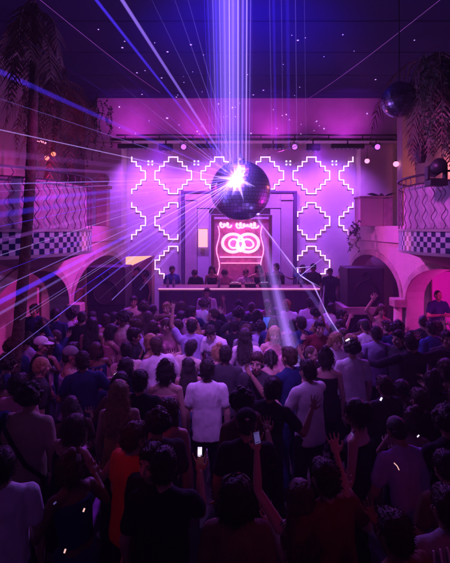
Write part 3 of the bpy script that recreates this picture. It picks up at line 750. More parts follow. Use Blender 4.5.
def body_mesh(pose, fem):
    key = ('body', pose, fem)
    if key in CACHE: return CACHE[key]
    k = skeleton(pose, fem); U = k['U']; M = k['M']; HP = k['HP']; H = k['H']; b = BM()
    hw = .168 if fem else .155
    ball(b, U((0, 0, .93)), (hw, .115, .13), 3, M); ball(b, U((0, 0, 1.08)), (.125 if fem else .145, .095, .16), 3, M)
    pass
    w_ = .82 if fem else .94; loft(b, [(.86, .13, .095, 0), (.94, .162*w_ if not fem else .162, .112, 0), (1.04, .140*w_, .098, 0), (1.14, .140*w_, .096, 0), (1.24, .158*w_, .104, 0), (1.34, .172*w_, .108, 0), (1.40, .168*w_, .096, -.006), (1.445, .125*w_, .072, -.012), (1.48, .066, .056, -.012)], U)
    capsule(b, k['shL'], .050, k['shRr'], .050); capsule(b, U((0, -.015, 1.42)), .062, HP((0, .0, 1.56)), .052)
    capsule(b, U((-.09, -.02, 1.44)), .055, U((0, -.01, 1.50)), .05); capsule(b, U((.09, -.02, 1.44)), .055, U((0, -.01, 1.50)), .05)
    if fem:
        for s in (-1, 1): ball(b, U((s*.07, .085, 1.28)), .062, 2)
    # head
    ball(b, HP((0, -.005, 1.655)), (.076, .094, .098), 3, H); ball(b, HP((0, .028, 1.59)), (.058, .066, .075), 3, H)
    ball(b, HP((0, .062, 1.545)), (.028, .026, .022), 2, H)
    capsule(b, HP((0, .088, 1.655)), .010, HP((0, .112, 1.612)), .015, 2); capsule(b, HP((-.038, .072, 1.668)), .011, HP((.038, .072, 1.668)), .011)
    ball(b, HP((0, .086, 1.578)), (.024, .013, .012), 2, H)
    for s in (-1, 1):
        ball(b, HP((s*.079, .0, 1.63)), (.011, .020, .032), 2, H); ball(b, HP((s*.040, .068, 1.607)), (.026, .022, .026), 2, H)
    rA = .85 if fem else 1.0
    for s, nm in ((-1, 'L'), (1, 'Rr')):
        sh, el, wr = k['sh'+nm], k['el'+nm], k['wr'+nm]
        capsule(b, sh, .056*rA, el, .039*rA); m = el.lerp(wr, .3); capsule(b, el, .039*rA, m, .041*rA); capsule(b, m, .041*rA, wr, .026*rA)
        hand(b, wr, el, s, Vector((s*-.3, 1, .2)) if pose in ('stand',) else Vector((-s, .2, 0)))
        hp, kn, an = k['hip'+nm], k['kn'+nm], k['an'+nm]
        capsule(b, hp, .092, kn, .056); m = kn.lerp(an, .3)+Vector((0, -.012, 0)); capsule(b, kn, .054, m, .058); capsule(b, m, .058, an, .036)
        capsule(b, an+Vector((0, -.03, -.045)), .038, an+Vector((s*.02, .13, -.055)), .028)
    me = finish(b, .0078, 1, .40, name='body')
    CACHE[key] = me; return me
def top_mesh(pose, fem, kind):
    key = ('top', pose, fem, kind)
    if key in CACHE: return CACHE[key]
    k = skeleton(pose, fem); U = k['U']; M = k['M']; b = BM(); g = .02
    hw = .168 if fem else .160
    low = 1.02 if kind == 'crop' else .87
    ball(b, U((0, 0, 1.27)), ((.150 if fem else .174)+g, .110+g, .20), 3, M); ball(b, U((0, 0, 1.08)), ((.135 if fem else .156)+g, .102+g, .26), 3, M)
    b.free(); b = BM(); w_ = .82 if fem else .94
    up_ = [(1.22, .176*w_, .122, .004), (1.32, .190*w_, .128, .004), (1.39, .186*w_, .118, -.004)]
    up_ += [(1.435, .165*w_, .095, -.012), (1.468, .118*w_, .076, -.014), (1.492, .070, .062, -.012)] if kind in ('tee', 'long', 'jacket') else []
    lo_ = [(1.04, .168*w_, .120, 0), (1.12, .166*w_, .118, 0)] if kind == 'crop' else [(.84, .188 if fem else .186, .138, 0), (.92, .184 if fem else .182, .134, 0), (1.02, .160 if fem else .176, .126, 0), (1.12, .150 if fem else .174, .122, 0)]
    loft(b, lo_+up_, U)
    if False:
        ball(b, U((0, 0, .95)), (hw+g*1.3, .115+g*1.3, .13), 3, M)
        # hem
        q = M.to_4x4(); q.translation = U((0, 0, .91))
        bmesh.ops.create_cone(b, cap_ends=True, segments=28, radius1=1.0, radius2=.93, depth=.16, matrix=q @ Matrix.Diagonal((hw+g*1.6, .115+g*1.8, 1, 1)))
    ball(b, U((0, -.02, 1.43)), (.085, .062, .06), 2, M) if kind in ('tee', 'long', 'jacket') else None
    if fem:
        for s in (-1, 1): ball(b, U((s*.068, .088, 1.285)), .076, 2)
        ball(b, U((0, .085, 1.28)), (.085, .06, .06), 2)
    if kind == 'dress':
        q = Matrix.Translation((k['hipL']+k['hipRr'])/2+Vector((0, 0, -.12)))
        bmesh.ops.create_cone(b, cap_ends=True, segments=28, radius1=1.25, radius2=.95, depth=.5, matrix=q @ Matrix.Diagonal((hw+.02, .14, 1, 1)))
    if kind in ('tee', 'long', 'jacket'):
        capsule(b, k['shL'], .064, k['shRr'], .064)
        for s in (-1, 1): capsule(b, U((s*.10, -.02, 1.435)), .066, U((s*.035, -.015, 1.475)), .058)
    else:
        for s in (-1, 1): capsule(b, U((s*.09, .05, 1.38)), .022, U((s*.085, -.0, 1.485)), .02); capsule(b, U((s*.085, 0, 1.485)), .02, U((s*.08, -.08, 1.36)), .022)
    for nm in ('L', 'Rr'):
        sh, el, wr = k['sh'+nm], k['el'+nm], k['wr'+nm]
        if kind == 'tee': capsule(b, sh, .064, sh.lerp(el, .62), .062)
        if kind in ('long', 'jacket'):
            capsule(b, sh, .066, el, .054); capsule(b, el, .054, el.lerp(wr, .93), .042)
    me = finish(b, .012, 7, .6, disp=.0045 if kind != 'crop' else .003, seed=hash(pose) % 7 if False else len(pose)+len(kind), name=kind)
    CACHE[key] = me; return me
def bottom_mesh(pose, fem, kind):
    key = ('bot', pose, fem, kind)
    if key in CACHE: return CACHE[key]
    k = skeleton(pose, fem); b = BM()
    ball(b, k['U']((0, 0, .93)), (.172 if fem else .160, .120, .11), 3, k['M'])
    for s, nm in ((-1, 'L'), (1, 'Rr')):
        hp, kn, an = k['hip'+nm], k['kn'+nm], k['an'+nm]
        capsule(b, hp, .104, kn, .073)
        if kind == 'trousers': capsule(b, kn, .072, an+Vector((0, 0, .02)), .058)
    me = finish(b, .015, 2, .6, disp=.008, seed=3, name=kind); CACHE[key] = me; return me
def shoe_mesh(pose, fem, s):
    key = ('shoe', pose, fem, s)
    if key in CACHE: return CACHE[key]
    k = skeleton(pose, fem); an = k['anL' if s < 0 else 'anRr']; b = BM()
    capsule(b, an+Vector((0, -.04, -.04)), .046, an+Vector((s*.02, .15, -.052)), .036); ball(b, an+Vector((0, -.01, 0)), .052)
    me = finish(b, .012, 1, 1, name='shoe'); CACHE[key] = me; return me
def hair_mesh(pose, fem, kind):
    key = ('hair', pose, fem, kind)
    if key in CACHE: return CACHE[key]
    k = skeleton(pose, fem); HP = k['HP']; H = k['H']; b = BM(); disp = .007; ds = (9, 9, 4)
    if kind == 'short':
        ball(b, HP((0, -.020, 1.672)), (.083, .096, .096), 3, H); ball(b, HP((0, -.045, 1.62)), (.074, .066, .075), 3, H); ball(b, HP((0, .04, 1.725)), (.055, .05, .035), 2, H)
    elif kind == 'curly':
        rnd = random.Random(5); disp = .010; ds = (16, 16, 16)
        for i in range(46):
            v = Vector((rnd.gauss(0, 1), rnd.gauss(-.45, 1), rnd.gauss(.35, .9))).normalized(); ball(b, HP(Vector((v.x*.092, -.02+v.y*.102, 1.665+v.z*.100))), rnd.uniform(.022, .036), 1)
        ball(b, HP((0, -.025, 1.67)), (.09, .098, .10), 3, H)
    elif kind in ('long', 'bun', 'bob', 'tail'):
        ball(b, HP((0, -.018, 1.672)), (.088, .101, .10), 3, H); ball(b, HP((0, -.06, 1.61)), (.083, .06, .09), 3, H)
        for s in (-1, 1): capsule(b, HP((s*.068, -.005, 1.69)), .026, HP((s*.074, -.02, 1.58)), .022)
        if kind == 'long':
            rnd = random.Random(8)
            for i in range(22):
                x = -.094+.188*i/21; x2 = x*1.05+rnd.uniform(-.02, .02)
                capsule(b, HP((x*.7, -.06, 1.62)), .030, HP((x, -.085, 1.48)), .026, 1); capsule(b, HP((x, -.085, 1.48)), .026, k['U']((x2, -.135+rnd.uniform(-.012, .012), 1.24+.9*abs(x)+rnd.uniform(-.035, .035))), .014, 1)
        if kind == 'bob':
            for s in (-1, 0, 1): capsule(b, HP((s*.06, -.05+.02*abs(s), 1.62)), .042, HP((s*.082, -.05+.04*abs(s), 1.50)), .028)
        if kind == 'bun': ball(b, HP((0, -.07, 1.765)), .042)
        if kind == 'tail':
            ball(b, HP((0, -.115, 1.72)), .03); capsule(b, HP((0, -.125, 1.70)), .032, HP((0.01, -.14, 1.50)), .014)
    elif kind == 'cropped':
        disp = .002; ball(b, HP((0, -.016, 1.663)), (.080, .095, .096), 3, H); ball(b, HP((0, -.045, 1.615)), (.072, .062, .06), 3, H)
    me = finish(b, .008, 1, .6, disp=disp, seed=len(kind), dscale=ds, name='hair')
    rnd = random.Random(len(kind)*7); b = BM(); b.from_mesh(me); fc = [(f.calc_center_median(), f.normal.copy()) for f in b.faces]; n0 = len(fc)
    ln = {'short': (.012, .028), 'cropped': (.003, .006), 'curly': (.015, .035)}.get(kind, (.02, .06))
    up = {'short': .1, 'curly': .8, 'cropped': .3}.get(kind, -.9)
    for i in range(0 if kind == 'cropped' else 1100):
        c, n = fc[rnd.randrange(n0)]
        d = (n*.45+Vector((rnd.uniform(-.5, .5), rnd.uniform(-.5, .5), up+rnd.uniform(-.4, .4)))).normalized(); sd = d.cross(n)
        if sd.length < .01: continue
        sd = sd.normalized()*.0016; L = rnd.uniform(*ln)
        v = [b.verts.new(c-sd-n*.003), b.verts.new(c+sd-n*.003), b.verts.new(c+d*L*.6+sd*.7), b.verts.new(c+d*L-Vector((0, 0, L*.25)))]
        b.faces.new(v)
    b.to_mesh(me); b.free()
    CACHE[key] = me; return me
def cap_meshes(pose, fem):
    key = ('cap', pose, fem)
    if key in CACHE: return CACHE[key]
    k = skeleton(pose, fem); HP = k['HP']; H = k['H']; b = BM()
    ball(b, HP((0, -.008, 1.692)), (.089, .104, .084), 3, H); ball(b, HP((0, -.008, 1.775)), .010, 1)
    crown = finish(b, .008, 1, .7, name='cap')
    b = BM(); n = 12
    for zz in (0, .008): pass
    top = []; bot = []
    out = [(-.078, .05)]+[(-.082+.164*i/n, .075+.105*math.sin(PI*i/n)**.6) for i in range(n+1)]+[(.078, .05)]
    for (x, y) in out:
        zc = 1.688-.9*x*x*4*.25-.12*(y-.05)
        top.append(b.verts.new(HP((x, y, zc+.005)))); bot.append(b.verts.new(HP((x, y, zc-.004))))
    b.faces.new(top); b.faces.new(bot[::-1]); m = len(top)
    for i in range(m): b.faces.new((top[i], bot[i], bot[(i+1) % m], top[(i+1) % m]))
    bmesh.ops.recalc_face_normals(b, faces=b.faces)
    br = bpy.data.meshes.new('cap_brim'); b.to_mesh(br); b.free()
    CACHE[key] = (crown, br); return CACHE[key]
def face_meshes(pose, fem):
    key = ('face', pose, fem)
    if key in CACHE: return CACHE[key]
    k = skeleton(pose, fem); HP = k['HP']; H = k['H']; out = {}
    for s in (-1, 1):
        b = BM(); ball(b, HP((s*.031, .083, 1.641)), (.011, .008, .0045), 2, H); me = bpy.data.meshes.new('eye'); b.to_mesh(me); b.free(); out[s] = me
        b = BM(); ball(b, HP((s*.031, .0895, 1.641)), (.0052, .004, .0055), 1, H); me = bpy.data.meshes.new('iris'); b.to_mesh(me); b.free(); out[('i', s)] = me
        b = BM(); capsule(b, HP((s*.016, .091, 1.664)), .003, HP((s*.046, .080, 1.666)), .002, 1); me = bpy.data.meshes.new('eyebrow'); b.to_mesh(me); b.free(); out[('b', s)] = me
    b = BM(); ball(b, HP((0, .098, 1.578)), (.024, .006, .007), 2, H); me = bpy.data.meshes.new('mouth'); b.to_mesh(me); b.free(); out['m'] = me
    CACHE[key] = out; return out
SKIN = {'light': (.55, .36, .28), 'tan': (.40, .24, .17), 'brown': (.20, .11, .07)}
CLOTH = {'white': (.80, .80, .82), 'black': (.015, .015, .018), 'navy': (.02, .035, .12), 'grey': (.25, .25, .27), 'charcoal': (.05, .05, .055), 'lavender': (.42, .36, .62),
         'orange': (.62, .10, .04), 'pink': (.65, .30, .38), 'red': (.16, .02, .03), 'brown': (.16, .09, .06), 'tan': (.48, .37, .28), 'cream': (.62, .54, .44), 'yellow': (.60, .42, .12), 'blue': (.06, .10, .40), 'denim': (.06, .09, .16), 'green': (.04, .10, .05)}
HAIR = {'dark': (.02, .013, .010), 'brown': (.07, .035, .02), 'blond': (.42, .27, .12), 'red': (.20, .06, .02), 'grey': (.3, .28, .27)}
def skinm(n): return mat('skin_'+n, SKIN[n], .5, var=.06, scale=8)
def clothm(n): return mat('cloth_'+n, CLOTH[n], .85, var=.12, scale=10, bump=.45, bscale=6, spec=.2)
def hairm(n): return mat('hair_'+n, HAIR[n], .45, var=.35, scale=30, bump=.6, bscale=90)
def put(name, me, m, parent):
    if not len(me.materials): me.materials.append(m)
    o = bpy.data.objects.new(name, me); COL.objects.link(o); o.parent = parent
    o.material_slots[0].link = 'OBJECT'; o.material_slots[0].material = m
    return o
PEOPLE = []
def person(x, y, z, yaw, pose, fem, top, topc, hair, hairc, bot, botc, label, s=1.0, skin='tan', group=None):
    me = body_mesh(pose, fem)
    r = put('person', me, skinm(skin), None)
    r.location = (x, y, z); r.rotation_euler.z = R(yaw); r.scale = (s, s, s)
    tag(r, label, 'person', group)
    nm = {'tee': 't_shirt', 'long': 'shirt', 'jacket': 'jacket', 'tank': 'tank_top', 'crop': 'crop_top', 'dress': 'dress'}[top]
    put(nm, top_mesh(pose, fem, 'tank' if False else top), clothm(topc), r)
    put(bot, bottom_mesh(pose, fem, bot), clothm(botc), r)
    for sd in (-1, 1): put('shoe', shoe_mesh(pose, fem, sd), clothm('white' if (int(x*10) % 3 == 0) else 'black'), r)
    if hair.startswith('cap'):
        cr, br = cap_meshes(pose, fem); c = put('cap', cr, clothm(hair[4:]), r); put('cap_brim', br, clothm(hair[4:]), c)
        put('hair', hair_mesh(pose, fem, 'cropped'), hairm(hairc), r)
    elif hair != 'none': put('hair', hair_mesh(pose, fem, hair), hairm(hairc), r)
    if math.cos(R(yaw)) < .45:
        fm = face_meshes(pose, fem)
        for sd in (-1, 1): e_ = put('eye', fm[sd], mat('eye_white', (.20, .16, .15), .3), r); put('iris', fm[('i', sd)], mat('eye_dark', (.05, .03, .03), .2), e_); put('eyebrow', fm[('b', sd)], hairm(hairc), r)
        put('mouth', fm['m'], mat('lip', (.35, .10, .09), .5), r)
    PEOPLE.append((x, y, z, label, r)); return r
def place(px, py, yaw, pose, fem, top, topc, hair, hairc, label, bot='trousers', botc='black', s=1.0, skin='tan', z=0.0, d=None, group='crowd on the dance floor', short=None):
    if d is None: d = F*(CZ-z-1.76*s)/(py-HY)
    x = (px-HX)/F*d
    r = person(x, d, z, yaw, pose, fem, top, topc, hair, hairc, bot, botc, label, s, skin, group)
    r['_s'] = short or ''
    return r
T = True; N_ = False
# px, py of the crown, yaw, pose, female, top, colour, hair, colour, label, short name
NAMED = [
 (35, 304, 180, 'stand', N_, 'tee', 'navy', 'short', 'dark', 'person in navy shirt standing in the left arcade before the magenta doorway', 'the figure in the left arcade doorway', {}),
 (55, 309, 0, 'stand', N_, 'long', 'navy', 'short', 'dark', 'person in dark blue long sleeves standing under the orange window', 'the figure under the orange window', {}),
 (38, 337, -80, 'stand', N_, 'tee', 'black', 'cap_white', 'dark', 'man in a bright white cap facing right, left part of the crowd', 'the white-capped man', dict(skin='light')),
 (38, 357, -60, 'stand', N_, 'tee', 'charcoal', 'cropped', 'blond', 'pale blond cropped-haired man right below the white-capped man', 'the pale blond man', dict(skin='light')),
 (67, 347, -70, 'reach', N_, 'tank', 'lavender', 'cap_grey', 'dark', 'man in grey cap and lavender tank top reaching forward with a phone', 'the grey-capped man', {}),
 (16, 375, -15, 'stand', N_, 'tee', 'pink', 'short', 'dark', 'person in pale pink T-shirt seen from behind near the left edge', 'the pale pink T-shirt', {}),
 (27, 386, -10, 'stand', N_, 'tee', 'tan', 'curly', 'dark', 'person in tan T-shirt with a black strap across the back', 'the black back strap', dict(s=1.04)),
 (2, 452, 20, 'stand', N_, 'tee', 'white', 'short', 'dark', 'person in white shirt cut off by the left edge', 'the white shirt at the left edge', {}),
 (84, 352, 0, 'dance', N_, 'tee', 'navy', 'short', 'dark', 'dark-haired man in navy T-shirt right of the grey-capped man', 'the navy back beside the grey cap', {}),
 (92, 318, 10, 'stand', T, 'tank', 'black', 'long', 'dark', 'woman with long dark hair and black top before the orange-lit pillar', 'the long-haired woman at the orange pillar', {}),
 (119, 382, 5, 'stand', T, 'tank', 'yellow', 'long', 'blond', 'woman with long blond hair over a yellowish top', 'the long blond hair', dict(skin='light', botc='charcoal')),
 (139, 372, 0, 'stand', N_, 'tee', 'black', 'short', 'dark', 'tall dark figure between the blond woman and the woman in the pale top', 'the tall dark figure', {}),
 (165, 362, 0, 'stand', T, 'crop', 'pink', 'bun', 'dark', 'woman with bare shoulders and pale pink crop top left of the white T-shirt', 'the bare-shouldered woman', dict(skin='light', bot='trousers', botc='brown')),
 (207, 361, 0, 'stand', N_, 'tee', 'white', 'short', 'dark', 'man in bright white T-shirt seen from behind in the centre', 'the central white T-shirt', dict(skin='light')),
 (158, 412, 20, 'stand', N_, 'tee', 'charcoal', 'curly', 'dark', 'dark-haired figure behind the red-lit face', 'the dark figure by the orange shirt', {}),
 (130, 424, -40, 'stand', N_, 'tee', 'orange', 'short', 'brown', 'man in bright orange-red shirt turning right', 'the orange shirt', dict(skin='light')),
 (156, 442, 150, 'stand', N_, 'tee', 'black', 'short', 'dark', 'red-faced dark-haired man facing the camera beside the orange shirt', 'the red-lit face', dict(skin='light')),
 (163, 452, 0, 'phone', N_, 'tee', 'black', 'short', 'dark', 'large dark back in front, holding up a lit phone', 'the dark phone holder', dict(s=1.03)),
 (237, 480, 0, 'stand', T, 'tee', 'brown', 'bob', 'dark', 'dark-haired person with a shining headband at the bottom centre', 'the shining headband', {}),
 (247, 412, 0, 'phone', N_, 'tee', 'black', 'cap_black', 'dark', 'man in black cap with a pale badge holding a hand up', 'the black cap', {}),
 (246, 329, -25, 'dance', T, 'long', 'white', 'long', 'dark', 'dark-haired woman in loose white top right of the lettered T-shirt', 'the loose white top', dict(skin='light')),
 (217, 318, 160, 'bent', N_, 'tee', 'white', 'short', 'dark', 'man in white T-shirt with dark lettering facing the camera', 'the lettered T-shirt', dict(skin='light')),
 (191, 320, 10, 'up1b', N_, 'tee', 'lavender', 'short', 'dark', 'person in lavender shirt with one hand raised, left of the lettered T-shirt', 'the raised hand in lavender', {}),
 (158, 338, 20, 'dance', N_, 'long', 'white', 'short', 'brown', 'person in loose white shirt leaning, above the bare-shouldered woman', 'the loose white shirt', {}),
 (170, 318, 175, 'dance2', T, 'crop', 'pink', 'long', 'brown', 'long-haired woman in pink top facing the camera left of the lavender shirt', 'the pink-topped woman', dict(skin='light')),
 (168, 302, 170, 'wide', N_, 'tee', 'pink', 'short', 'blond', 'blond man in pink T-shirt facing the camera below the booth', 'the blond man at the booth', dict(skin='light')),
 (134, 296, 185, 'stand', N_, 'tee', 'cream', 'short', 'dark', 'man in cream T-shirt in front of the pale stage block', 'the cream T-shirt', {}),
 (207, 288, 180, 'stand', N_, 'long', 'white', 'short', 'brown', 'man in white shirt with dark braces standing against the booth front', 'the man in braces', dict(skin='light')),
 (240, 300, 10, 'hug', N_, 'long', 'lavender', 'short', 'dark', 'broad man in lavender shirt reaching up right before the booth', 'the broad lavender shirt', {}),
 (287, 300, 0, 'stand', N_, 'tee', 'white', 'short', 'blond', 'person in white T-shirt washed out by the pale shaft of light', 'the washed-out white T-shirt', dict(skin='light')),
 (310, 298, 0, 'stand', N_, 'tee', 'white', 'short', 'dark', 'man in white T-shirt left of the slanting thin beam', 'the white T-shirt by the thin beam', {}),
 (273, 326, 170, 'dance', T, 'crop', 'pink', 'long', 'blond', 'woman in pink crop top inside the pale shaft of light', 'the woman in the shaft', dict(skin='light')),
 (302, 317, 20, 'stand', N_, 'jacket', 'navy', 'short', 'dark', 'man in navy jacket just right of the pale shaft', 'the navy jacket', {}),
 (318, 320, 170, 'dance', N_, 'tee', 'red', 'short', 'dark', 'man in dark red shirt facing the camera under the thin beam', 'the dark red shirt', dict(skin='light')),
 (310, 361, 30, 'reach', N_, 'tee', 'white', 'short', 'dark', 'man in long white T-shirt turned left, right of centre', 'the turned white T-shirt', dict(skin='light', s=1.02)),
 (326, 349, -10, 'stand', T, 'tank', 'black', 'bun', 'dark', 'bare-backed woman in black tank top right of the turned white T-shirt', 'the bare-backed woman', dict(skin='light')),
 (334, 332, 180, 'dance', T, 'tee', 'white', 'long', 'blond', 'blond woman in white top facing the camera beside the thin beam end', 'the blond woman facing us', dict(skin='light')),
 (353, 341, 5, 'stand', N_, 'tee', 'white', 'curly', 'dark', 'man in white T-shirt with a shining hair clip, right half of the crowd', 'the white T-shirt with hair clip', dict(skin='light')),
 (377, 327, 0, 'stand', N_, 'tee', 'lavender', 'short', 'dark', 'man in lavender T-shirt seen from behind below the raised-arm woman', 'the lavender T-shirt', {}),
 (380, 304, 175, 'hips', T, 'crop', 'pink', 'long', 'brown', 'woman facing the camera with one arm raised beside the shelf', 'the raised-arm woman', dict(skin='light')),
 (400, 330, 120, 'stand', N_, 'tee', 'charcoal', 'short', 'dark', 'red-faced man in charcoal shirt facing left', 'the red-faced man at right', dict(skin='light')),
 (413, 334, 0, 'hug', N_, 'jacket', 'black', 'short', 'dark', 'broad man in black jacket, largest dark back at the right', 'the broad black jacket', dict(s=1.05)),
 (433, 322, 20, 'stand', N_, 'tee', 'blue', 'short', 'dark', 'man in blue T-shirt right of the broad black jacket', 'the blue T-shirt', {}),
 (437, 290, 185, 'cross', N_, 'tee', 'navy', 'cropped', 'dark', 'man in navy T-shirt with crossed arms inside the right arcade', 'the man with crossed arms', dict(s=1.03)),
 (446, 330, 170, 'stand', N_, 'tee', 'charcoal', 'short', 'dark', 'man at the right edge facing the camera with a small light', 'the man at the right edge', {}),
 (417, 424, 10, 'bent', N_, 'tee', 'lavender', 'cropped', 'dark', 'man in lavender-blue T-shirt bending, lower right', 'the bending lavender man', {}),
 (452, 492, 10, 'stand', N_, 'tee', 'grey', 'short', 'dark', 'person in striped shirt cut off by the lower right corner', 'the striped shirt', {}),
 (302, 484, 0, 'up2', T, 'tank', 'brown', 'long', 'brown', 'woman with both hands raised, one holding a phone, lower centre', 'the woman with both hands raised', dict(skin='light', s=.92)),
 (330, 462, 10, 'dance', N_, 'tee', 'red', 'short', 'dark', 'person in dark red shirt right of the woman with raised hands', 'the lower dark red shirt', {}),
 (360, 400, 60, 'stand', T, 'tank', 'black', 'tail', 'dark', 'bare-armed woman in black tank top looking left, below the white T-shirt with hair clip', 'the bare-armed woman', dict(skin='light')),
 (268, 378, 0, 'dance2', N_, 'tee', 'black', 'short', 'dark', 'dark-haired man in black T-shirt alone in the dark centre', 'the lone dark man in the centre', {}),
 (258, 352, 160, 'stand', N_, 'tee', 'charcoal', 'short', 'brown', 'man with reddish face turned to the camera below the loose white top', 'the reddish face in the centre', dict(skin='light')),
]
for row in NAMED:
    px, py, yaw, pose, fem, top, tc, h, hc, lab, sh, kw = row
    place(px, py, yaw, pose, fem, top, tc, h, hc, lab, short=sh, **kw)
named_n = len(PEOPLE)
# DJs and guests on the stage
STG = [
 (198, 262, 170, 'bent', N_, 'tee', 'black', 'short', 'dark', 'dark DJ leaning over the left part of the booth', {}),
 (212, 264, 200, 'stand', T, 'tank', 'black', 'long', 'dark', 'long-haired woman behind the booth left of the neon sign centre', {}),
 (229, 262, 175, 'bent', N_, 'tee', 'pink', 'short', 'brown', 'DJ in pink T-shirt bending over the decks', dict(skin='light')),
 (245, 264, 190, 'dance', N_, 'tee', 'white', 'short', 'dark', 'man in white T-shirt with lifted hands behind the decks', dict(skin='light')),
 (259, 266, 180, 'wide', T, 'crop', 'black', 'long', 'brown', 'woman dancing behind the right half of the booth', dict(skin='light')),
 (277, 268, 150, 'stand', N_, 'tee', 'navy', 'short', 'dark', 'man in navy T-shirt behind the right end of the booth', {}),
 (303, 262, 140, 'reach', N_, 'tee', 'navy', 'short', 'dark', 'man in navy standing on stage right of the booth, left of two', {}),
 (314, 266, 160, 'stand', N_, 'tee', 'black', 'cap_black', 'dark', 'man in black cap standing on stage right of the booth', {}),
 (330, 270, 180, 'stand', N_, 'tee', 'charcoal', 'short', 'dark', 'dark-dressed man at the far right of the stage before the plaster wall', {}),
 (342, 274, 120, 'stand', T, 'tank', 'black', 'long', 'dark', 'dark long-haired woman beside the right loudspeaker', {}),
 (172, 262, 190, 'stand', N_, 'tee', 'blue', 'short', 'dark', 'man in blue on stage at the left end of the booth', {}),
 (146, 277, 170, 'stand', T, 'tank', 'black', 'curly', 'dark', 'curly-haired woman in black in front of the pale stage block', {}),
 (137, 280, 200, 'stand', N_, 'tee', 'charcoal', 'short', 'dark', 'dark man left of the curly-haired woman at the stage block', {}),
]
for (px, py, yaw, pose, fem, top, tc, h, hc, lab, kw) in STG:
    z = kw.pop('z', .45); place(px, py, yaw+random.uniform(-25, 25), pose, fem, top, tc, h, hc, lab, z=z, s=random.uniform(.93, 1.04), d=12.2 if px < 150 else 12.75+random.uniform(-.1, .8), group='people on the stage', **kw)

# filling the floor between them
rnd = random.Random(21)
occ = [(p[0], p[1]) for p in PEOPLE]
fill = []
tries = 0
while len(fill) < 128 and tries < 9000:
    tries += 1
    y = 2.05+(11.1-2.05)*rnd.random()**.85; x = rnd.uniform(-3.15, 3.95)
    if abs((x)/y*F) > 245: continue
    if x > 2.5 and y > 7.8: continue
    if x < -1.9 and y > 8.6: continue
    if y > 9.4: continue
    if x < -2.2 and y > 9.6: continue
    if y > 10.9 and abs(x) < 2.4: continue
    lim = .40 if y < 6 else .38
    if any((x-a)**2+(y-c)**2 < lim*lim for a, c in occ): continue
    # do not hide the named ones: keep clear a wedge just in front of them
    bad = False
    for (a, c, z0, lab, r0) in PEOPLE[:named_n]:
        big = r0['_s'] in ('the central white T-shirt', 'the orange shirt', 'the dark phone holder', 'the turned white T-shirt', 'the long blond hair', 'the white T-shirt with hair clip', 'the black back strap', 'the woman with both hands raised')
        if c-(1.75 if big else .95) < y < c and abs(x/y-a/c) < (.33 if big else .24)/y: bad = True; break
    if bad: continue
    occ.append((x, y)); fill.append((x, y))
fill.sort(key=lambda q: q[1])
dirs = {}
used = {p[3] for p in PEOPLE}
def where(x, y):
    best = None
    cands = sorted(range(named_n), key=lambda i: (PEOPLE[i][0]-x)**2+(PEOPLE[i][1]-y)**2)
    return cands
hairw = {'short': 'short %s hair', 'long': 'long %s hair', 'curly': 'curly %s hair', 'bun': '%s bun', 'bob': '%s bob', 'tail': '%s ponytail', 'cropped': 'cropped %s hair'}
topw = {'tee': 'T-shirt', 'long': 'shirt', 'jacket': 'jacket', 'tank': 'tank top', 'crop': 'crop top', 'dress': 'dress'}
for (x, y) in fill:
    fem = rnd.random() < .42
    near = y < 5.0
    tc = rnd.choice(['black', 'black', 'charcoal', 'navy', 'brown', 'black'] if near else ['black', 'charcoal', 'navy', 'grey', 'white', 'lavender', 'brown', 'pink', 'black', 'white', 'cream'])
    if tc in ('white', 'pink') and rnd.random() < .3: tc = 'navy'
    top = rnd.choice(['tank', 'crop', 'tee', 'dress']) if fem else rnd.choice(['tee', 'tee', 'long'])
    hair = rnd.choice(['long', 'long', 'tail', 'bun', 'bob']) if fem else rnd.choice(['short', 'short', 'curly', 'cropped'])
    hc = rnd.choice(['dark', 'dark', 'brown', 'brown', 'blond'] if fem else ['dark', 'dark', 'brown'])
    yaw = rnd.gauss(0, 35) if rnd.random() < .78 else rnd.uniform(90, 270)
    if y < 4.2: yaw = rnd.gauss(0, 22)
    pose = rnd.choices(['stand', 'dance', 'dance2', 'up1', 'up1b', 'wide', 'phone', 'hug', 'reach', 'bent'], [30, 14, 12, 4, 4, 5, 5, 6, 8, 3])[0]
    if near and pose in ('up1', 'up1b', 'wide'): pose = 'stand'
    base = '%s, %s, %s %s' % ('woman' if fem else 'man', hairw[hair] % hc, tc, topw[top])
    lab = None
    cands = where(x, y)
    for i in cands[:6]:
        a, c = PEOPLE[i][0], PEOPLE[i][1]
        dx = x/y-a/c; dyy = y-c
        rel = ('right of ' if dx > 0 else 'left of ') if abs(dx*y) > abs(dyy)*.8 else ('behind ' if dyy > 0 else 'in front of ')
        cand = base+', '+rel+PEOPLE[i][4]['_s']
        if cand not in used: lab = cand; break
    if lab is None: lab = base+' among the crowd'
    used.add(lab)
    sc_ = rnd.uniform(.93, 1.03)*(.95 if fem else 1)
    person(x, y, 0, yaw, pose, fem, top, tc, hair, hc, 'trousers' if rnd.random() < .8 else 'shorts', rnd.choice(['black', 'denim', 'charcoal', 'navy']), lab, sc_, rnd.choice(['light', 'tan', 'brown', 'tan']), 'crowd on the dance floor')
# helper: find by short name
def who(s):
    for p in PEOPLE:
        if p[4].get('_s') == s: return p[4]
def attach(parent, name, bm, m, smooth=False): return obj(name, bm, m, parent, smooth)
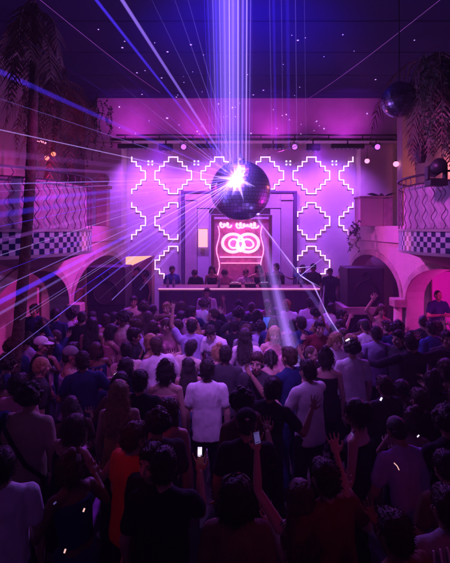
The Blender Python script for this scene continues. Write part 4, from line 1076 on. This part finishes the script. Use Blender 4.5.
# details on named figures
p = who('the black back strap'); b = BM(); pts = [(-.20, -.02, 1.49), (-.14, -.13, 1.42), (-.02, -.162, 1.28), (.10, -.158, 1.12), (.20, -.07, .98)]
tube(b, pts, .020, 6); attach(p, 'strap', b, clothm('black'))
p = who('the lettered T-shirt'); U = skeleton('bent', False)['U']; b = BM()
for j, (z, w) in enumerate(((1.30, .10), (1.25, .07))): tube(b, [U((-w+2*w*i/9, .145, z+(.014 if i % 2 else -.012))) for i in range(10)], .008, 5)
attach(p, 'shirt_lettering', b, clothm('black'))
p = who('the man in braces'); U = skeleton('stand', False)['U']; b = BM()
for s in (-1, 1): tube(b, [U((s*.085, .07, 1.49)), U((s*.09, .128, 1.40)), U((s*.085, .150, 1.25)), U((s*.08, .135, 1.08)), U((s*.08, .145, .95))], .014, 5)
attach(p, 'braces', b, clothm('black'))
p = who('the shining headband'); HP = skeleton('stand', True)['HP']; b = BM()
tube(b, [HP((.096*math.cos(a), -.02+.02*abs(math.cos(a)), 1.675+.105*math.sin(a))) for a in [PI*k/16 for k in range(17)]], .007, 6); attach(p, 'headband', b, chrome)
p = who('the black cap'); HP = skeleton('phone', False)['HP']; b = BM(); ball(b, HP((.0, -.112, 1.70)), (.018, .006, .012), 2); attach(p, 'badge', b, clothm('white'))
p = who('the white T-shirt with hair clip'); HP = skeleton('stand', False)['HP']; b = BM(); capsule(b, HP((-.09, -.03, 1.76)), .008, HP((-.06, -.06, 1.785)), .008, 1); attach(p, 'hair_sparkle', b, dot)  # glowing capsule painted as a sparkle, not a real clip
p = who('the striped shirt'); b = BM(); U = skeleton('stand', False)['U']
for k in range(9):
    x = -.18+.045*k; tube(b, [U((x*1.0, -.10, 1.49-.3*x*x)), U((x, -.138+.9*x*x*1.2, 1.40)), U((x, -.142+1.6*x*x, 1.2)), U((x, -.135+1.6*x*x, 1.0))], .006, 4)
attach(p, 'stripe', b, clothm('white'))
def in_hand(sn, pose, fem, nm, off):
    o = who(sn); k = skeleton(pose, fem)
    M_ = Matrix.Translation(o.location) @ Matrix.Rotation(o.rotation_euler.z, 4, 'Z') @ Matrix.Diagonal((*o.scale, 1))
    q = M_ @ (k['wr'+nm]+(k['wr'+nm]-k['el'+nm]).normalized()*.10+Vector(off))
    return HX+q.x/q.y*F, HY-(q.z-CZ)/q.y*F, q.y
HANDS = {'a': in_hand('the dark phone holder', 'phone', False, 'Rr', (0, .02, .05)), 'b': in_hand('the grey-capped man', 'reach', False, 'Rr', (0, .0, .03)), 'c': in_hand('the woman with both hands raised', 'up2', True, 'L', (0, -.035, .02))}
print('HANDS', HANDS)
for p in PEOPLE:
    if '_s' in p[4]: del p[4]['_s']

# ---- phones held in the crowd, and painted glints shaped as phones
scr = emat('phone_screen', (.85, .75, 1), 1.3); scw = emat('warm_glow', (1, .55, .5), 1.0); scd = emat('dim_screen', (.30, .22, .8), .25)
def phone(px, py, d, rot, lab, m, back=True, s=1.0):
    t = empty('phone', P(px, py, d), lab, 'phone', 'phones held up in the crowd'); t.rotation_euler = (R(rot[0]), R(rot[1]), R(rot[2])); t.scale = (s, s, s)
    b = BM(); box(b, -.037, .037, -.004, .004, -.075, .075, .003); obj('case', b, black, t)
    b = BM(); box(b, -.034, .034, -.0062, -.0045, -.070, .070); obj('screen', b, m, t)
    if s > .45:
        b = BM()
        for z0, z1, x1 in ((.052, .058, .015), (-.056, -.048, .022)): box(b, -.028, x1, -.0072, -.0064, z0, z1)
        obj('screen_content', b, mat('screen_ink', (.2, .1, .3), .5), t)
phone(*HANDS['a'], (-12, 0, 0), 'upright phone with bright white screen, lower centre left', scr, s=.5)
phone(*HANDS['b'], (0, 60, 10), 'tilted phone with white light in the grey-capped man\'s hand', scr, s=.5)
phone(*HANDS['c'], (0, -10, 15), 'dim blue-screened phone held up by the woman with raised hands', scd, s=.6)
phone(381, 399, 3.9, (0, 25, -20), 'slanted phone glowing pink-white right of centre', scr, s=.24)
phone(55, 503, 2.4, (-20, 55, 0), 'small violet glint built as a phone at lower left', scd, s=.13)  # lower-left glints, drawn as small glowing screens
phone(84, 510, 2.3, (-20, 20, 0), 'small warm glint built as a phone at lower left above a pair of glints', scw, s=.13)
phone(65, 551, 2.2, (-30, 15, 0), 'warm glint built as a phone at the bottom left edge', scw, s=.13)
phone(418, 436, 3.1, (-10, 50, 0), 'tiny white phone light beside the bending lavender man', scr, s=.15)
phone(352, 434, 3.2, (-10, -30, 0), 'dim phone below the bare-armed woman', scd, s=.18)
b = BM(); tube(b, [P(394, 463, 2.9), P(397, 466, 2.9), P(399, 470, 2.9)], .003, 6); tag(obj('glow_line', b, scw), 'short curved orange glow line in the dark lower right', 'glow stick')  # short orange glow drawn as an emissive tube

# ================================================================= light
w = bpy.data.worlds.new('World'); SC.world = w; w.use_nodes = True; nt = w.node_tree
sky = nt.nodes.new('ShaderNodeTexSky'); sky.sky_type = 'NISHITA'; sky.sun_disc = False; sky.sun_elevation = R(-6); sky.sun_rotation = R(160)
bg = nt.nodes['Background']; bg.inputs['Strength'].default_value = .01; nt.links.new(sky.outputs[0], bg.inputs['Color'])
def spot(name, loc, tgt, power, col, ang, blend=.6, rad=.1):
    l = bpy.data.lights.new(name, 'SPOT'); l.energy = power; l.color = col; l.spot_size = R(ang); l.spot_blend = blend; l.shadow_soft_size = rad
    o = bpy.data.objects.new(name, l); COL.objects.link(o); o.location = loc
    o.rotation_euler = (Vector(tgt)-Vector(loc)).to_track_quat('-Z', 'Y').to_euler(); return o
def point(name, loc, power, col, rad=.1):
    l = bpy.data.lights.new(name, 'POINT'); l.energy = power; l.color = col; l.shadow_soft_size = rad
    o = bpy.data.objects.new(name, l); COL.objects.link(o); o.location = loc; return o
PUR = (.40, .03, 1.0); MAG = (.85, .02, .70); BLU = (.03, .01, 1.0); LAV = (.50, .14, 1.0)
for px in (140, 205, 275, 340):   # wall wash from the pipe
    x = P(px, 0, TY).x; spot('wall_wash', (x, TY-.15, tz-.4), (x, BY, 3.6), 620, (.38, .085, 1.0), 112, .8, .1)
for x in (-3.0, -.8, 1.6, 3.9): spot('band_wash', (x, 12.85, 6.38), (x, 13.9, 7.05), 85, (.55, .03, .80), 125, .9, .1)
spot('ceiling_wash', (BC.x, BC.y+.1, BC.z+.9), (BC.x+.1, 9.3, CEIL), 1100, (.02, .003, 1.0), 96, 1.0, .1)
spot('left_wash', (1.6, 9.4, 5.6), (-3.6, 9.8, 3.1), 1800, (.80, .05, .66), 56, .9, .2)
spot('right_wash', (-.6, 9.4, 5.6), (4.4, 9.8, 3.0), 1500, (.85, .08, .72), 56, .9, .2)
spot('right_balcony_wash', (1.2, 4.6, 5.4), (4.3, 7.6, 3.9), 560, (.70, .10, .80), 44, .9, .2)
spot('left_balcony_wash', (-.6, 4.6, 5.4), (-3.4, 7.6, 3.9), 420, (.72, .05, .70), 44, .9, .2)
point('right_room', (5.4, 8.6, 1.9), 75, (.9, .02, .62), .2); point('left_room', (-4.6, 10.6, 2.2), 25, (.8, .02, .6), .2)
point('right_terrace', (6.05, 11.6, 5.0), 28, (1.0, .22, .22), .15); point('left_terrace', P(45, 175, 9.2), 24, (1.0, .03, .30), .15)
for x in (-2.0, 2.8): spot('crowd_wash_stage', (x, 12.9, 5.9), (x*.8, 8.6, 1.0), 1900, (.33, .03, 1.0), 68, 1.0, .2)
spot('crowd_wash_top', (AX-.2, 6.8, 7.2), (AX+.1, 8.0, 1.2), 900, (.48, .09, 1.0), 58, 1.0, .2)
spot('crowd_wash_front', (-.2, 2.5, 7.1), (.1, 6.1, 1.4), 1800, (.50, .13, 1.0), 29, 1.0, .2)
spot('crowd_fill_left', (-1.0, 2.7, 7.1), (-2.3, 6.2, 1.6), 420, (.75, .08, .80), 30, 1.0, .2)  # extra spot added to brighten the left crowd
spot('red_wash_left', (-1.9, 1.7, 4.6), (-.72, 3.45, 1.5), 32, (1, .02, .01), 22, .9, .15)
spot('red_wash_right', (1.6, 1.0, 4.2), (.7, 3.0, 1.3), 16, (1, .02, .04), 40, .9, .15)
spot('ball_light', (BC.x-.4, 5.4, 7.2), BC, 1300, (.22, .10, 1.0), 20, .5, .05)
point('added_burst_glow', tuple(SP+Vector((-.12, -.28, .05))), 130, (.42, .18, 1.0), .05)  # point light added for the glow in the air around the ball
spot('rear_wall_fill', (AX, 1.5, 6.8), (AX, -3, 3.9), 220, (.04, .01, 1.0), 80, .9, .2)  # spot added behind the viewer so the ball has blue to reflect
spot('booth_light', (AX, 12.4, 5.9), (AX, 12.6, 1.6), 160, (.9, .06, .75), 60, .9, .1)
point('sign_glow', (P(241, 0, 13.5).x, 13.4, P(0, 243, 13.5).z), 45, (1, .12, .60), .3)

# ---- haze
HZ = 0.0088
if HZ > 0:
    b = BM(); box(b, OL-3, OR+3, -6, 18, -1, 9)
    m = bpy.data.materials.new('haze_air'); m.use_nodes = True; nt = m.node_tree; nt.nodes.remove(nt.nodes['Principled BSDF'])
    v = nt.nodes.new('ShaderNodeVolumePrincipled'); v.inputs['Color'].default_value = (.9, .85, 1, 1); v.inputs['Density'].default_value = HZ; v.inputs['Anisotropy'].default_value = .5
    nt.links.new(v.outputs[0], nt.nodes['Material Output'].inputs['Volume'])
    tag(obj('haze', b, m), kind='stuff')

# ---- camera
cam = bpy.data.cameras.new('Camera'); co = bpy.data.objects.new('Camera', cam); COL.objects.link(co); SC.camera = co
co.location = (0, 0, CZ); co.rotation_euler = (R(90), 0, 0)
cam.sensor_fit = 'VERTICAL'; cam.sensor_height = 24.0; cam.lens = 24.0*F/563.0
cam.shift_x = 0; cam.shift_y = -(281.5-HY)/563.0
cam.clip_end = 200; cam.clip_start = .05
SC.view_settings.view_transform = 'Standard'; SC.view_settings.look = 'None'; SC.view_settings.exposure = 0; SC.view_settings.gamma = 1
SC.cycles.use_denoising = True; SC.cycles.use_adaptive_sampling = True; SC.cycles.adaptive_threshold = .035
SC.cycles.max_bounces = 4; SC.cycles.volume_bounces = 0; SC.cycles.sample_clamp_indirect = 3.0; SC.cycles.transparent_max_bounces = 32
